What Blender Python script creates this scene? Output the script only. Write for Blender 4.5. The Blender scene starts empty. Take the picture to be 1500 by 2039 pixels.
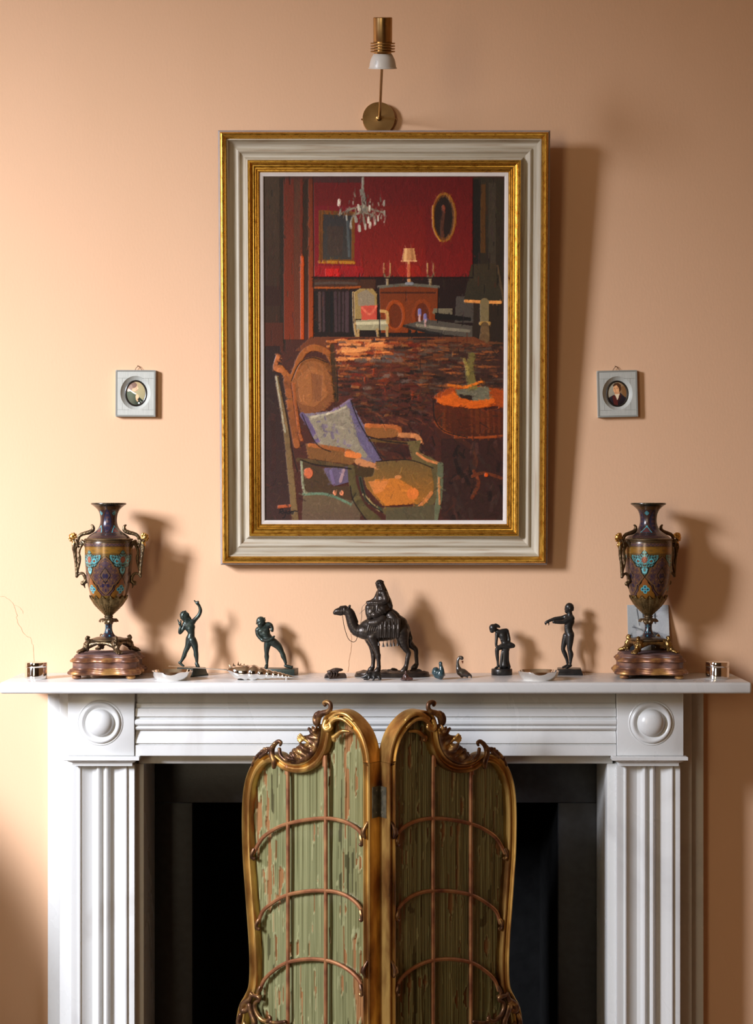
import bpy, bmesh, math, random
import numpy as np
from mathutils import Vector, Matrix

random.seed(7); rng = np.random.default_rng(7)
PI = math.pi
sc = bpy.context.scene
COL = sc.collection

# ------------------------------------------------------------------ camera, world, light, exposure
CAM_D, CAM_Z = 3.5, 1.52                       # camera 3.5 m in front of the fireplace wall (y = 0), 1.52 m up
cam_data = bpy.data.cameras.new('camera'); cam = bpy.data.objects.new('camera', cam_data); COL.objects.link(cam)
cam.location = (0, -CAM_D, CAM_Z); cam.rotation_euler = (PI/2, 0, 0)
cam_data.sensor_fit = 'VERTICAL'; cam_data.sensor_height = 36.0
cam_data.lens = 36.0*3500.0/2039.0
cam_data.shift_y = 0.0
cam_data.clip_start = 0.05
sc.camera = cam

world = bpy.data.worlds.new('world'); sc.world = world; world.use_nodes = True
world.node_tree.nodes['Background'].inputs[0].default_value = (0.75, 0.87, 1.0, 1)
world.node_tree.nodes['Background'].inputs[1].default_value = 1.0

def area_light(name, loc, target, sx, sy, power, color, spread=180):
    ld = bpy.data.lights.new(name, 'AREA'); ld.shape = 'RECTANGLE'; ld.size = sx; ld.size_y = sy
    ld.energy = power; ld.color = color; ld.spread = math.radians(spread)
    o = bpy.data.objects.new(name, ld); COL.objects.link(o); o.location = loc
    o.rotation_euler = (Vector(target)-Vector(loc)).to_track_quat('-Z', 'Y').to_euler()
    return o
# daylight of the tall window in the left wall, and an added fill light behind the camera
area_light('window_daylight', (-3.17, -2.70, 2.58), (-0.95, 0.0, 1.10), 0.68, 1.05, 40.5, (0.93, 0.965, 1.08), 57)
area_light('fill_light', (-1.5, -4.42, 1.8), (0.5, 0.0, 1.7), 1.1, 1.7, 42.0, (1.0, 0.84, 0.59), 170)

vs = sc.view_settings
vs.view_transform = 'Standard'; vs.look = 'None'; vs.gamma = 1.0; vs.use_curve_mapping = False
vs.exposure = 0.0
try:
    sc.cycles.use_denoising = True
    sc.cycles.max_bounces = 8; sc.cycles.diffuse_bounces = 5; sc.cycles.transparent_max_bounces = 12
    sc.cycles.sample_clamp_indirect = 6.0
except Exception:
    pass

# ------------------------------------------------------------------ helpers
def S(d): return (CAM_D-d)/CAM_D
def XD(px, d): return (px-750)/1000*S(d)
def ZD(py, d): return CAM_Z-(py-1020)/1000*S(d)
def P(px, py, d): return Vector((XD(px, d), -d, ZD(py, d)))
def shelf_d(py): return CAM_D*(1-320.0/(py-1020))
SHELF_Z = 1.20

def lin(c):
    c = np.asarray(c, float)/255.0
    return np.where(c <= 0.04045, c/12.92, ((c+0.055)/1.055)**2.4)
def L4(c): l = lin(c); return (float(l[0]), float(l[1]), float(l[2]), 1.0)

MATS = {}
def mat(name, cols, rough=0.5, metal=0.0, scale=20.0, stretch=(1, 1, 1), detail=4.0, bump=0.0, bscale=None, bdist=0.002,
        stops=None, coat=0.0, spec=None, attr=None, attr_gain=1.0, rough_var=0.0, uv=False, distort=0.0):
    """noise-mixed principled material; cols are linear rgb tuples"""
    if name in MATS: return MATS[name]
    m = bpy.data.materials.new(name); m.use_nodes = True; nt = m.node_tree; N = nt.nodes; K = nt.links
    b = N['Principled BSDF']; b.inputs['Roughness'].default_value = rough; b.inputs['Metallic'].default_value = metal
    if spec is not None: b.inputs['Specular IOR Level'].default_value = spec
    if coat: b.inputs['Coat Weight'].default_value = coat; b.inputs['Coat Roughness'].default_value = 0.08
    tc = N.new('ShaderNodeTexCoord'); mp = N.new('ShaderNodeMapping'); mp.inputs['Scale'].default_value = stretch
    K.new(tc.outputs['UV' if uv else 'Object'], mp.inputs['Vector'])
    nz = N.new('ShaderNodeTexNoise'); nz.inputs['Scale'].default_value = scale; nz.inputs['Detail'].default_value = detail
    nz.inputs['Distortion'].default_value = distort
    K.new(mp.outputs[0], nz.inputs['Vector'])
    cols = [tuple(c)[:3] for c in cols]
    if attr:
        a = N.new('ShaderNodeAttribute'); a.attribute_name = attr
        K.new(a.outputs['Color'], b.inputs['Base Color'])
    elif len(cols) == 1:
        b.inputs['Base Color'].default_value = cols[0]+(1,)
    else:
        cr = N.new('ShaderNodeValToRGB'); K.new(nz.outputs['Fac'], cr.inputs['Fac'])
        st = stops or [0.32+0.36*i/(len(cols)-1) for i in range(len(cols))]
        e = cr.color_ramp.elements
        while len(e) < len(cols): e.new(0.5)
        for i, c in enumerate(cols): e[i].position = st[i]; e[i].color = c+(1,)
        K.new(cr.outputs[0], b.inputs['Base Color'])
    if rough_var:
        mr = N.new('ShaderNodeMapRange'); mr.inputs[1].default_value = 0.3; mr.inputs[2].default_value = 0.7
        mr.inputs[3].default_value = rough-rough_var; mr.inputs[4].default_value = rough+rough_var
        K.new(nz.outputs['Fac'], mr.inputs[0]); K.new(mr.outputs[0], b.inputs['Roughness'])
    if bump:
        n2 = N.new('ShaderNodeTexNoise'); n2.inputs['Scale'].default_value = bscale or scale; n2.inputs['Detail'].default_value = 5
        K.new(mp.outputs[0], n2.inputs['Vector'])
        bp = N.new('ShaderNodeBump'); bp.inputs['Strength'].default_value = bump; bp.inputs['Distance'].default_value = bdist
        K.new(n2.outputs['Fac'], bp.inputs['Height']); K.new(bp.outputs[0], b.inputs['Normal'])
    MATS[name] = m
    return m

def link(name, me, m=None, parent=None, loc=(0, 0, 0), smooth=True, angle=None):
    o = bpy.data.objects.new(name, me); COL.objects.link(o); o.location = loc
    if m is not None and not me.materials: me.materials.append(m)
    if smooth:
        me.polygons.foreach_set('use_smooth', np.ones(len(me.polygons), bool))
        if angle is not None:
            try: me.set_sharp_from_angle(angle=math.radians(angle))
            except Exception: pass
    if parent is not None: o.parent = parent
    return o

def mk(name, V, F, m=None, parent=None, loc=(0, 0, 0), smooth=True, angle=35, fixn=False):
    me = bpy.data.meshes.new(name)
    me.from_pydata([tuple(map(float, v)) for v in V], [], [tuple(map(int, f)) for f in F])
    if fixn:
        bm = bmesh.new(); bm.from_mesh(me); bmesh.ops.recalc_face_normals(bm, faces=bm.faces); bm.to_mesh(me); bm.free()
    me.update()
    return link(name, me, m, parent, loc, smooth, angle)

def thing(name, label, cat, loc=(0, 0, 0), rz=0.0, group=None):
    o = bpy.data.objects.new(name, None); COL.objects.link(o); o.empty_display_size = 0.02
    o.location = loc; o.rotation_euler = (0, 0, rz); o['label'] = label; o['category'] = cat
    if group: o['group'] = group
    return o
def tag(o, label, cat, group=None):
    o['label'] = label; o['category'] = cat
    if group: o['group'] = group
    return o
def struct(o, label=None):
    o['kind'] = 'structure'
    if label: o['label'] = label
    return o

class MB:
    def __init__(s): s.V = []; s.F = []
    def add(s, V, F):
        n = len(s.V); s.V += [tuple(v) for v in V]; s.F += [tuple(i+n for i in f) for f in F]; return s
    def box(s, x0, x1, y0, y1, z0, z1):
        V = [(x0, y0, z0), (x1, y0, z0), (x1, y1, z0), (x0, y1, z0), (x0, y0, z1), (x1, y0, z1), (x1, y1, z1), (x0, y1, z1)]
        return s.add(V, [(0, 3, 2, 1), (4, 5, 6, 7), (0, 1, 5, 4), (1, 2, 6, 5), (2, 3, 7, 6), (3, 0, 4, 7)])
    def lathe(s, prof, n=48, c=(0, 0, 0), cap=True):
        V = []; F = []
        for r, z in prof:
            for i in range(n):
                a = 2*PI*i/n; V.append((c[0]+r*math.cos(a), c[1]+r*math.sin(a), c[2]+z))
        for j in range(len(prof)-1):
            for i in range(n):
                k = (i+1) % n; F.append((j*n+i, j*n+k, (j+1)*n+k, (j+1)*n+i))
        if cap:
            F.append(tuple(reversed(range(n)))); F.append(tuple((len(prof)-1)*n+i for i in range(n)))
        return s.add(V, F)
    def tube(s, pts, rad, n=10, closed=False, flat=1.0):
        V, F = tube(pts, rad, n, closed, flat); return s.add(V, F)
    def ball(s, c, r, n=14, m=9):
        if not hasattr(r, '__len__'): r = (r, r, r)
        V = [(c[0], c[1], c[2]-r[2])]; F = []
        for j in range(1, m):
            a = -PI/2+PI*j/m
            for i in range(n):
                b = 2*PI*i/n; V.append((c[0]+r[0]*math.cos(a)*math.cos(b), c[1]+r[1]*math.cos(a)*math.sin(b), c[2]+r[2]*math.sin(a)))
        V.append((c[0], c[1], c[2]+r[2])); T = len(V)-1
        for i in range(n): F.append((0, 1+(i+1) % n, 1+i)); F.append((T, 1+(m-2)*n+i, 1+(m-2)*n+(i+1) % n))
        for j in range(m-2):
            for i in range(n):
                k = (i+1) % n; F.append((1+j*n+i, 1+j*n+k, 1+(j+1)*n+k, 1+(j+1)*n+i))
        return s.add(V, F)
    def prism(s, poly, f0, f1):
        """poly: list of 2d points; f0/f1 map a 2d point to 3d for both ends"""
        n = len(poly); V = [f0(p) for p in poly]+[f1(p) for p in poly]
        F = [(i, (i+1) % n, n+(i+1) % n, n+i) for i in range(n)]+[tuple(reversed(range(n))), tuple(range(n, 2*n))]
        return s.add(V, F)
    def build(s, name, m=None, parent=None, loc=(0, 0, 0), smooth=True, angle=35, bevel=0.0, seg=2):
        me = bpy.data.meshes.new(name); me.from_pydata(s.V, [], s.F)
        bm = bmesh.new(); bm.from_mesh(me)
        bmesh.ops.recalc_face_normals(bm, faces=bm.faces)
        if bevel:
            ed = [e for e in bm.edges if len(e.link_faces) == 2 and e.calc_face_angle(0) > 0.6]
            bmesh.ops.bevel(bm, geom=ed, offset=bevel, segments=seg, affect='EDGES', profile=0.5, clamp_overlap=True)
        bm.to_mesh(me); bm.free(); me.update()
        return link(name, me, m, parent, loc, smooth, angle)

def crom(pts, sub=6, closed=False):
    """Catmull-Rom through rows of numbers"""
    A = np.asarray(pts, float); n = len(A); out = []
    R = range(n if closed else n-1)
    for i in R:
        if closed: p0, p1, p2, p3 = A[(i-1) % n], A[i], A[(i+1) % n], A[(i+2) % n]
        else: p0, p1, p2, p3 = A[max(i-1, 0)], A[i], A[i+1], A[min(i+2, n-1)]
        for k in range(sub):
            t = k/sub
            out.append(0.5*((2*p1)+(p2-p0)*t+(2*p0-5*p1+4*p2-p3)*t*t+(3*p1-p0-3*p2+p3)*t**3))
    if not closed: out.append(A[-1])
    return np.array(out)

def tube(pts, rad, n=10, closed=False, flat=1.0):
    pts = [Vector(p) for p in pts]; m = len(pts)
    if not hasattr(rad, '__len__'): rad = [rad]*m
    V = []; F = []; up = None
    for i in range(m):
        a = pts[(i-1) % m] if (closed or i > 0) else pts[i]; b = pts[(i+1) % m] if (closed or i < m-1) else pts[i]
        t = (b-a); t = t.normalized() if t.length > 1e-12 else Vector((0, 0, 1))
        if up is None:
            up = Vector((0, 1, 0)) if abs(t.y) < 0.9 else Vector((1, 0, 0))
        u = (up-t*up.dot(t)); u = u.normalized() if u.length > 1e-9 else t.orthogonal().normalized()
        w = t.cross(u); up = u
        for k in range(n):
            g = 2*PI*k/n; V.append(pts[i]+u*(math.cos(g)*rad[i]*flat)+w*(math.sin(g)*rad[i]))
    M = m if closed else m-1
    for i in range(M):
        for k in range(n):
            j = (i+1) % m; q = (k+1) % n; F.append((i*n+k, i*n+q, j*n+q, j*n+k))
    if not closed:
        F.append(tuple(reversed(range(n)))); F.append(tuple((m-1)*n+k for k in range(n)))
    return V, F

# --------------------------------------------- implicit (smooth-union) modelling: one continuous skin for cast figures
def sdf_mesh(prims, vox, k=0.002, noise=0.0, nscale=0.004):
    """prims: ('c',p0,p1,r0,r1) round cones, ('e',centre,radii,R) ellipsoids -> verts, quads (surface nets)"""
    lo = np.full(3, 1e9); hi = -lo
    for q in [c for q in prims for c in (q[1] if q[0] == 'g' else [q])]:
        if q[0] == 'c':
            for p, r in ((q[1], q[3]), (q[2], q[4])):
                lo = np.minimum(lo, np.array(p)-r); hi = np.maximum(hi, np.array(p)+r)
        else:
            r = max(q[2]); lo = np.minimum(lo, np.array(q[1])-r); hi = np.maximum(hi, np.array(q[1])+r)
    lo -= 4*vox; hi += 4*vox
    n = np.ceil((hi-lo)/vox).astype(int)+1
    Fd = np.full(n, 0.05, np.float32)
    ax = [lo[i]+vox*np.arange(n[i]) for i in range(3)]
    for q in prims:
        if q[0] == 'g':                       # one limb: plain union along the chain, so joints do not swell
            m = k+3*vox; l = np.min([np.minimum(np.array(c[1])-c[3], np.array(c[2])-c[4]) for c in q[1]], 0)-m; h = np.max([np.maximum(np.array(c[1])+c[3], np.array(c[2])+c[4]) for c in q[1]], 0)+m
        elif q[0] == 'c':
            a = np.array(q[1], float); b = np.array(q[2], float); r0, r1 = q[3], q[4]
            m = max(r0, r1)+k+3*vox; l = np.minimum(a, b)-m; h = np.maximum(a, b)+m
        else:
            a = np.array(q[1], float); m = max(q[2])+k+3*vox; l = a-m; h = a+m
        i0 = np.maximum(np.floor((l-lo)/vox).astype(int), 0); i1 = np.minimum(np.ceil((h-lo)/vox).astype(int)+1, n)
        X = ax[0][i0[0]:i1[0]][:, None, None]; Y = ax[1][i0[1]:i1[1]][None, :, None]; Z = ax[2][i0[2]:i1[2]][None, None, :]
        if q[0] in 'cg':
            D = None
            for (_, a, b, r0, r1) in (q[1] if q[0] == 'g' else [q]):
                a = np.array(a, float); ba = np.array(b, float)-a; L = float(ba@ba)+1e-15
                px, py, pz = X-a[0], Y-a[1], Z-a[2]
                t = np.clip((px*ba[0]+py*ba[1]+pz*ba[2])/L, 0, 1)
                d1 = np.sqrt((px-ba[0]*t)**2+(py-ba[1]*t)**2+(pz-ba[2]*t)**2)-(r0+(r1-r0)*t)
                D = d1 if D is None else np.minimum(D, d1)
        else:
            px, py, pz = X-a[0], Y-a[1], Z-a[2]; R = q[3]; r = q[2]
            if R is not None:
                qx = R[0][0]*px+R[1][0]*py+R[2][0]*pz; qy = R[0][1]*px+R[1][1]*py+R[2][1]*pz; qz = R[0][2]*px+R[1][2]*py+R[2][2]*pz
            else: qx, qy, qz = px, py, pz
            k0 = np.sqrt((qx/r[0])**2+(qy/r[1])**2+(qz/r[2])**2); k1 = np.sqrt((qx/r[0]**2)**2+(qy/r[1]**2)**2+(qz/r[2]**2)**2)
            D = k0*(k0-1)/np.maximum(k1, 1e-9)
        sub = Fd[i0[0]:i1[0], i0[1]:i1[1], i0[2]:i1[2]]
        hh = np.maximum(k-np.abs(sub-D), 0)/k
        Fd[i0[0]:i1[0], i0[1]:i1[1], i0[2]:i1[2]] = np.minimum(sub, D)-hh*hh*k*0.25
    if noise:
        gx, gy, gz = np.meshgrid(*ax, indexing='ij', sparse=True); w = 1.0/nscale
        Fd += noise*(np.sin(gx*w+1.3*np.sin(gz*w*0.7))*np.sin(gy*w*1.1+0.5)*np.sin(gz*w*0.9+1.1*np.sin(gx*w*0.8))
                     + 0.5*np.sin(gx*w*2.3+gz*w*1.1)*np.sin(gz*w*2.1-gy*w*1.7)).astype(np.float32)
    ins = Fd < 0
    c = [ins[dx:n[0]-1+dx, dy:n[1]-1+dy, dz:n[2]-1+dz] for dx in (0, 1) for dy in (0, 1) for dz in (0, 1)]
    cnt = sum(x.astype(np.int8) for x in c); act = (cnt > 0) & (cnt < 8)
    I = np.argwhere(act); idx = np.full(act.shape, -1, np.int64); idx[act] = np.arange(len(I))
    acc = np.zeros((len(I), 3)); num = np.zeros(len(I))
    corners = [(dx, dy, dz) for dx in (0, 1) for dy in (0, 1) for dz in (0, 1)]
    for a_ in range(8):
        for b_ in range(a_+1, 8):
            ca, cb = np.array(corners[a_]), np.array(corners[b_])
            if np.abs(ca-cb).sum() != 1: continue
            fa = Fd[tuple((I+ca).T)]; fb = Fd[tuple((I+cb).T)]; cr = (fa < 0) != (fb < 0)
            t = np.where(cr, fa/np.where(cr, fa-fb, 1), 0)
            acc += np.where(cr[:, None], ca+(cb-ca)*t[:, None], 0); num += cr
    V = lo+vox*(I+acc/np.maximum(num, 1)[:, None])
    Q = []
    for d in range(3):
        e1, e2 = [(1, 2), (2, 0), (0, 1)][d]
        sl0 = [slice(1, -1)]*3; sl0[d] = slice(0, -1); sl1 = [slice(1, -1)]*3; sl1[d] = slice(1, None)
        A_ = ins[tuple(sl0)]; B_ = ins[tuple(sl1)]
        ch = np.argwhere(A_ != B_)
        if not len(ch): continue
        off = np.ones(3, int); off[d] = 0
        p = ch+off; sgn = A_[tuple(ch.T)]
        u1 = np.zeros(3, int); u1[e1] = 1; u2 = np.zeros(3, int); u2[e2] = 1
        q = np.stack([idx[tuple((p-u1-u2).T)], idx[tuple((p-u2).T)], idx[tuple(p.T)], idx[tuple((p-u1).T)]], 1)
        q[~sgn] = q[~sgn][:, ::-1]
        Q.append(q)
    return V, np.concatenate(Q)

def fast_mesh(name, V, Q):
    me = bpy.data.meshes.new(name); V = np.asarray(V, np.float32); Q = np.asarray(Q, np.int32); w = Q.shape[1]
    me.vertices.add(len(V)); me.vertices.foreach_set('co', V.ravel())
    me.loops.add(Q.size); me.loops.foreach_set('vertex_index', Q.ravel())
    me.polygons.add(len(Q)); me.polygons.foreach_set('loop_start', np.arange(len(Q), dtype=np.int32)*w)
    me.update(calc_edges=True); me.validate()
    return me

def chain(f, rs, pts):
    """pts rows (x, y, r[, dz]) in measured picture units -> round-cone prims"""
    out = []
    q = [(f(p[0], p[1], p[3] if len(p) > 3 else 0), p[2]*rs) for p in pts]
    if len(q) == 1: out.append(('c', q[0][0], q[0][0], q[0][1], q[0][1]))
    elif len(q) == 2: out.append(('c', q[0][0], q[1][0], q[0][1], q[1][1]))
    else:
        A = crom([tuple(a)+(r,) for a, r in q], 3)      # soften the limb between its joints
        out.append(('g', [('c', tuple(a[:3]), tuple(b[:3]), a[3], b[3]) for a, b in zip(A, A[1:])]))
    return out
def measured(x0, y0, s, d, base):
    """measurements taken in an enlarged crop (origin x0,y0, s photo pixels per crop pixel) -> metres around base at depth d"""
    k = s*S(d)/1000
    def f(x, y, dz=0): 
        p = P(x0+x*s, y0+y*s, d); return (p.x-base[0], p.y-base[1]-dz*k, p.z-base[2])
    return f, k
def skin(name, prims, m, parent, vox=0.0008, k=0.002, sit=None, noise=0.0, nscale=0.004, smooth=1, loc=(0, 0, 0)):
    V, Q = sdf_mesh(prims, vox, k, noise, nscale)
    if sit is not None: V[:, 2] += sit-V[:, 2].min()
    return link(name, fast_mesh(name, V, Q), m, parent, loc)

def color_attr(me, name, rgb):
    a = me.color_attributes.new(name, 'FLOAT_COLOR', 'POINT')
    c = np.ones((len(me.vertices), 4), np.float32); c[:, :3] = rgb
    a.data.foreach_set('color', c.ravel())
# ------------------------------------------------------------------ materials
M_wall = mat('peach_wall_paint', [(0.720, 0.452, 0.276), (0.740, 0.467, 0.290)], rough=0.78, scale=3.0, bump=0.22, bscale=150, bdist=0.0010, spec=0.2, stretch=(1.6, 1, 0.7))
M_wall2 = mat('room_wall_paint', [(0.72, 0.47, 0.29), (0.74, 0.49, 0.30)], rough=0.8, scale=3.0)
M_ceil = mat('ceiling_paint', [(0.80, 0.76, 0.68)], rough=0.9)
M_floor = mat('oak_floor', [(0.16, 0.085, 0.04), (0.28, 0.16, 0.08), (0.20, 0.11, 0.05)], rough=0.45, scale=6, stretch=(1, 12, 1))
M_marble = mat('white_marble', [(0.54, 0.54, 0.53), (0.615, 0.62, 0.605), (0.635, 0.64, 0.625), (0.57, 0.565, 0.545)], rough=0.28, scale=5.0, detail=8,
               stops=[0.30, 0.42, 0.60, 0.70], distort=1.2, rough_var=0.05, stretch=(1, 1, 0.6))
M_iron = mat('black_slate', [(0.020, 0.0205, 0.022), (0.030, 0.031, 0.034)], rough=0.42, scale=60, bump=0.25, bscale=220, bdist=0.0005)
M_soot = mat('sooty_firebox', [(0.004, 0.004, 0.004), (0.007, 0.007, 0.007)], rough=0.9, scale=30, bump=0.4, bscale=80, spec=0.1)
M_crack = mat('plaster_crack', [(0.42, 0.235, 0.125)], rough=0.9)
M_joint = mat('dirty_joint', [(0.16, 0.10, 0.06)], rough=0.9)
M_gilt = mat('gilt', [(0.42, 0.17, 0.035), (0.72, 0.40, 0.085), (0.78, 0.46, 0.11)], rough=0.30, metal=0.92, scale=55, bump=0.12, bscale=160, rough_var=0.08, stops=[0.28, 0.42, 0.7])
M_bronze = mat('dark_bronze', [(0.030, 0.023, 0.019), (0.052, 0.040, 0.032)], rough=0.34, metal=0.55, scale=90, bump=0.2, bscale=400, bdist=0.0006)
M_bronze_g = mat('green_bronze', [(0.020, 0.030, 0.026), (0.038, 0.055, 0.046), (0.028, 0.030, 0.026)], rough=0.33, metal=0.5, scale=80, bump=0.2, bscale=400, bdist=0.0006)
M_bronze_d = mat('black_bronze', [(0.022, 0.021, 0.020), (0.038, 0.036, 0.033)], rough=0.32, metal=0.5, scale=80, bump=0.15, bscale=300, bdist=0.0005)
M_silver = mat('polished_silver', [(0.90, 0.87, 0.83)], rough=0.07, metal=1.0, scale=30)
M_brass = mat('aged_brass', [(0.42, 0.265, 0.11), (0.50, 0.325, 0.14)], rough=0.31, metal=1.0, scale=25, rough_var=0.06)

# ------------------------------------------------------------------ the room
RX0, RX1, RYF, RZ = -3.3, 2.7, -4.5, 3.35
b = MB(); b.box(RX0-0.2, XD(286, 0.09)-0.01, 0, 0.30, 0, RZ); b.box(-XD(286, 0.09)+0.005, RX1+0.2, 0, 0.30, 0, RZ)
b.box(XD(286, 0.09)-0.01, -XD(286, 0.09)+0.005, 0, 0.30, 1.06, RZ)
wall_back = struct(b.build('wall_back', M_wall, smooth=False), 'peach painted chimney wall with fine hairline cracks')
b = MB(); wy0, wy1, wz0, wz1 = -3.15, -2.25, 0.95, 3.22
b.box(RX0-0.2, RX0, RYF, wy0, 0, RZ); b.box(RX0-0.2, RX0, wy1, 0, 0, RZ); b.box(RX0-0.2, RX0, wy0, wy1, 0, wz0); b.box(RX0-0.2, RX0, wy0, wy1, wz1, RZ)
struct(b.build('wall_left', M_wall2, smooth=False), 'peach side wall holding the tall window')
b = MB(); b.box(RX1, RX1+0.2, RYF, 0, 0, RZ); struct(b.build('wall_right', M_wall2, smooth=False), 'peach side wall of the room')
b = MB(); b.box(RX0-0.2, RX1+0.2, RYF-0.2, RYF, 0, RZ); struct(b.build('wall_front', mat('dark_panelling', [(0.085, 0.065, 0.05), (0.12, 0.095, 0.07)], rough=0.6, scale=4), smooth=False), 'dark panelled wall behind the viewer')
b = MB(); b.box(RX0-0.2, RX1+0.2, RYF-0.2, 0.30, -0.1, 0); struct(b.build('floor', M_floor, smooth=False), 'dark oak floor of the room')
b = MB(); b.box(RX0-0.2, RX1+0.2, RYF-0.2, 0.30, RZ, RZ+0.1); struct(b.build('ceiling', M_ceil, smooth=False), 'off white ceiling of the room')
# window in the left wall
M_wpaint = mat('white_gloss_paint', [(0.8, 0.8, 0.77)], rough=0.35)
M_glass = bpy.data.materials.new('clear_glass'); M_glass.use_nodes = True
def thin_glass(m, tint=(1, 1, 1, 1), rough=0.02, ior=1.5):
    nt = m.node_tree; N = nt.nodes; K = nt.links; out = N['Material Output']; N.remove(N['Principled BSDF'])
    tr = N.new('ShaderNodeBsdfTransparent'); tr.inputs[0].default_value = tint
    gl = N.new('ShaderNodeBsdfGlossy'); gl.inputs['Roughness'].default_value = rough
    lw = N.new('ShaderNodeLayerWeight'); lw.inputs['Blend'].default_value = 0.5
    pw = N.new('ShaderNodeMath'); pw.operation = 'POWER'; pw.inputs[1].default_value = 5.0; K.new(lw.outputs['Facing'], pw.inputs[0])
    fr = N.new('ShaderNodeMath'); fr.operation = 'MULTIPLY_ADD'; fr.inputs[1].default_value = 0.90; fr.inputs[2].default_value = 0.04; K.new(pw.outputs[0], fr.inputs[0])
    mx = N.new('ShaderNodeMixShader'); K.new(fr.outputs[0], mx.inputs[0]); K.new(tr.outputs[0], mx.inputs[1]); K.new(gl.outputs[0], mx.inputs[2])
    K.new(mx.outputs[0], out.inputs['Surface'])
thin_glass(M_glass)
b = MB(); x0, x1 = RX0-0.12, RX0-0.06
b.box(x0, x1, wy0, wy0+0.05, wz0, wz1); b.box(x0, x1, wy1-0.05, wy1, wz0, wz1)
b.box(x0, x1, wy0+0.05, wy1-0.05, wz0, wz0+0.06); b.box(x0, x1, wy0+0.05, wy1-0.05, wz1-0.05, wz1); b.box(x0, x1, wy0+0.05, wy1-0.05, 2.03, 2.07)
win = struct(b.build('window_1', M_wpaint, smooth=False), 'tall white framed sash window')
for za, zb in ((wz0+0.06, 2.03), (2.07, wz1-0.05)):
    b = MB(); b.box(RX0-0.095, RX0-0.091, wy0+0.05, wy1-0.05, za, zb); b.build('pane', M_glass, win, smooth=False)

b = MB(); fx_, fz_ = (-2.08, -0.92), (0.90, 2.70); yq0, yq1 = RYF, RYF+0.045  # frame and pane added around the fill light, on the solid wall
b.box(fx_[0], fx_[0]+0.06, yq0, yq1, *fz_); b.box(fx_[1]-0.06, fx_[1], yq0, yq1, *fz_); b.box(fx_[0]+0.06, fx_[1]-0.06, yq0, yq1, fz_[0], fz_[0]+0.06); b.box(fx_[0]+0.06, fx_[1]-0.06, yq0, yq1, fz_[1]-0.06, fz_[1])
fill_frame = struct(b.build('fill_light_frame', M_wpaint, smooth=False), 'added white window frame round the fill light behind the viewer')
b = MB(); b.box(fx_[0]+0.06, fx_[1]-0.06, RYF+0.010, RYF+0.014, fz_[0]+0.06, fz_[1]-0.06); b.build('pane', M_glass, fill_frame, smooth=False)

def crack(pts, w):
    """hairline crack in the plaster: thin dark sliver lying on the wall"""
    b = MB(); q = []
    for i, (x, y) in enumerate(pts):
        ww = w*(0.5+random.random())*0.5e-3; q.append((XD(x, 0), ZD(y, 0), ww))
    for (xa, za, wa), (xb, zb, wb) in zip(q, q[1:]):
        dx, dz = xb-xa, zb-za; l = math.hypot(dx, dz)+1e-9; nx, nz = -dz/l, dx/l
        V = [(xa+nx*wa, 0, za+nz*wa), (xa-nx*wa, 0, za-nz*wa), (xb-nx*wb, 0, zb-nz*wb), (xb+nx*wb, 0, zb+nz*wb)]
        V += [(x, -0.0004, z) for x, _, z in V]
        b.add(V, [(0, 1, 2, 3), (7, 6, 5, 4), (0, 4, 5, 1), (2, 6, 7, 3), (1, 5, 6, 2), (3, 7, 4, 0)])
    return b.build('crack', M_crack, wall_back, smooth=False)
def wander(pts, sub, amp):
    A = crom(pts, sub); A[1:-1] += rng.normal(0, amp, A[1:-1].shape); return [tuple(p) for p in A]
crack(wander([(0, 1188), (14, 1191), (28, 1206), (34, 1222), (36, 1240), (48, 1262), (62, 1275), (67, 1300), (67, 1338)], 4, 0.9), 0.55)
crack(wander([(28, 1206), (40, 1210), (46, 1222)], 3, 0.8), 0.4)
crack(wander([(699, 1262), (700, 1282), (699, 1293), (696, 1312), (695, 1326), (693, 1338)], 4, 0.6), 0.6)

# ------------------------------------------------------------------ chimneypiece
CX = -0.0015
shelf = MB(); shelf.box(CX-0.707, CX+0.707, -0.200, 0.0, SHELF_Z-0.0215, SHELF_Z)
shelf = shelf.build('mantel_shelf', M_marble, bevel=0.005, seg=3)
tag(shelf, 'long white marble mantel shelf carrying the vases and bronzes', 'shelf')
SB = SHELF_Z-0.0215

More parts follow.
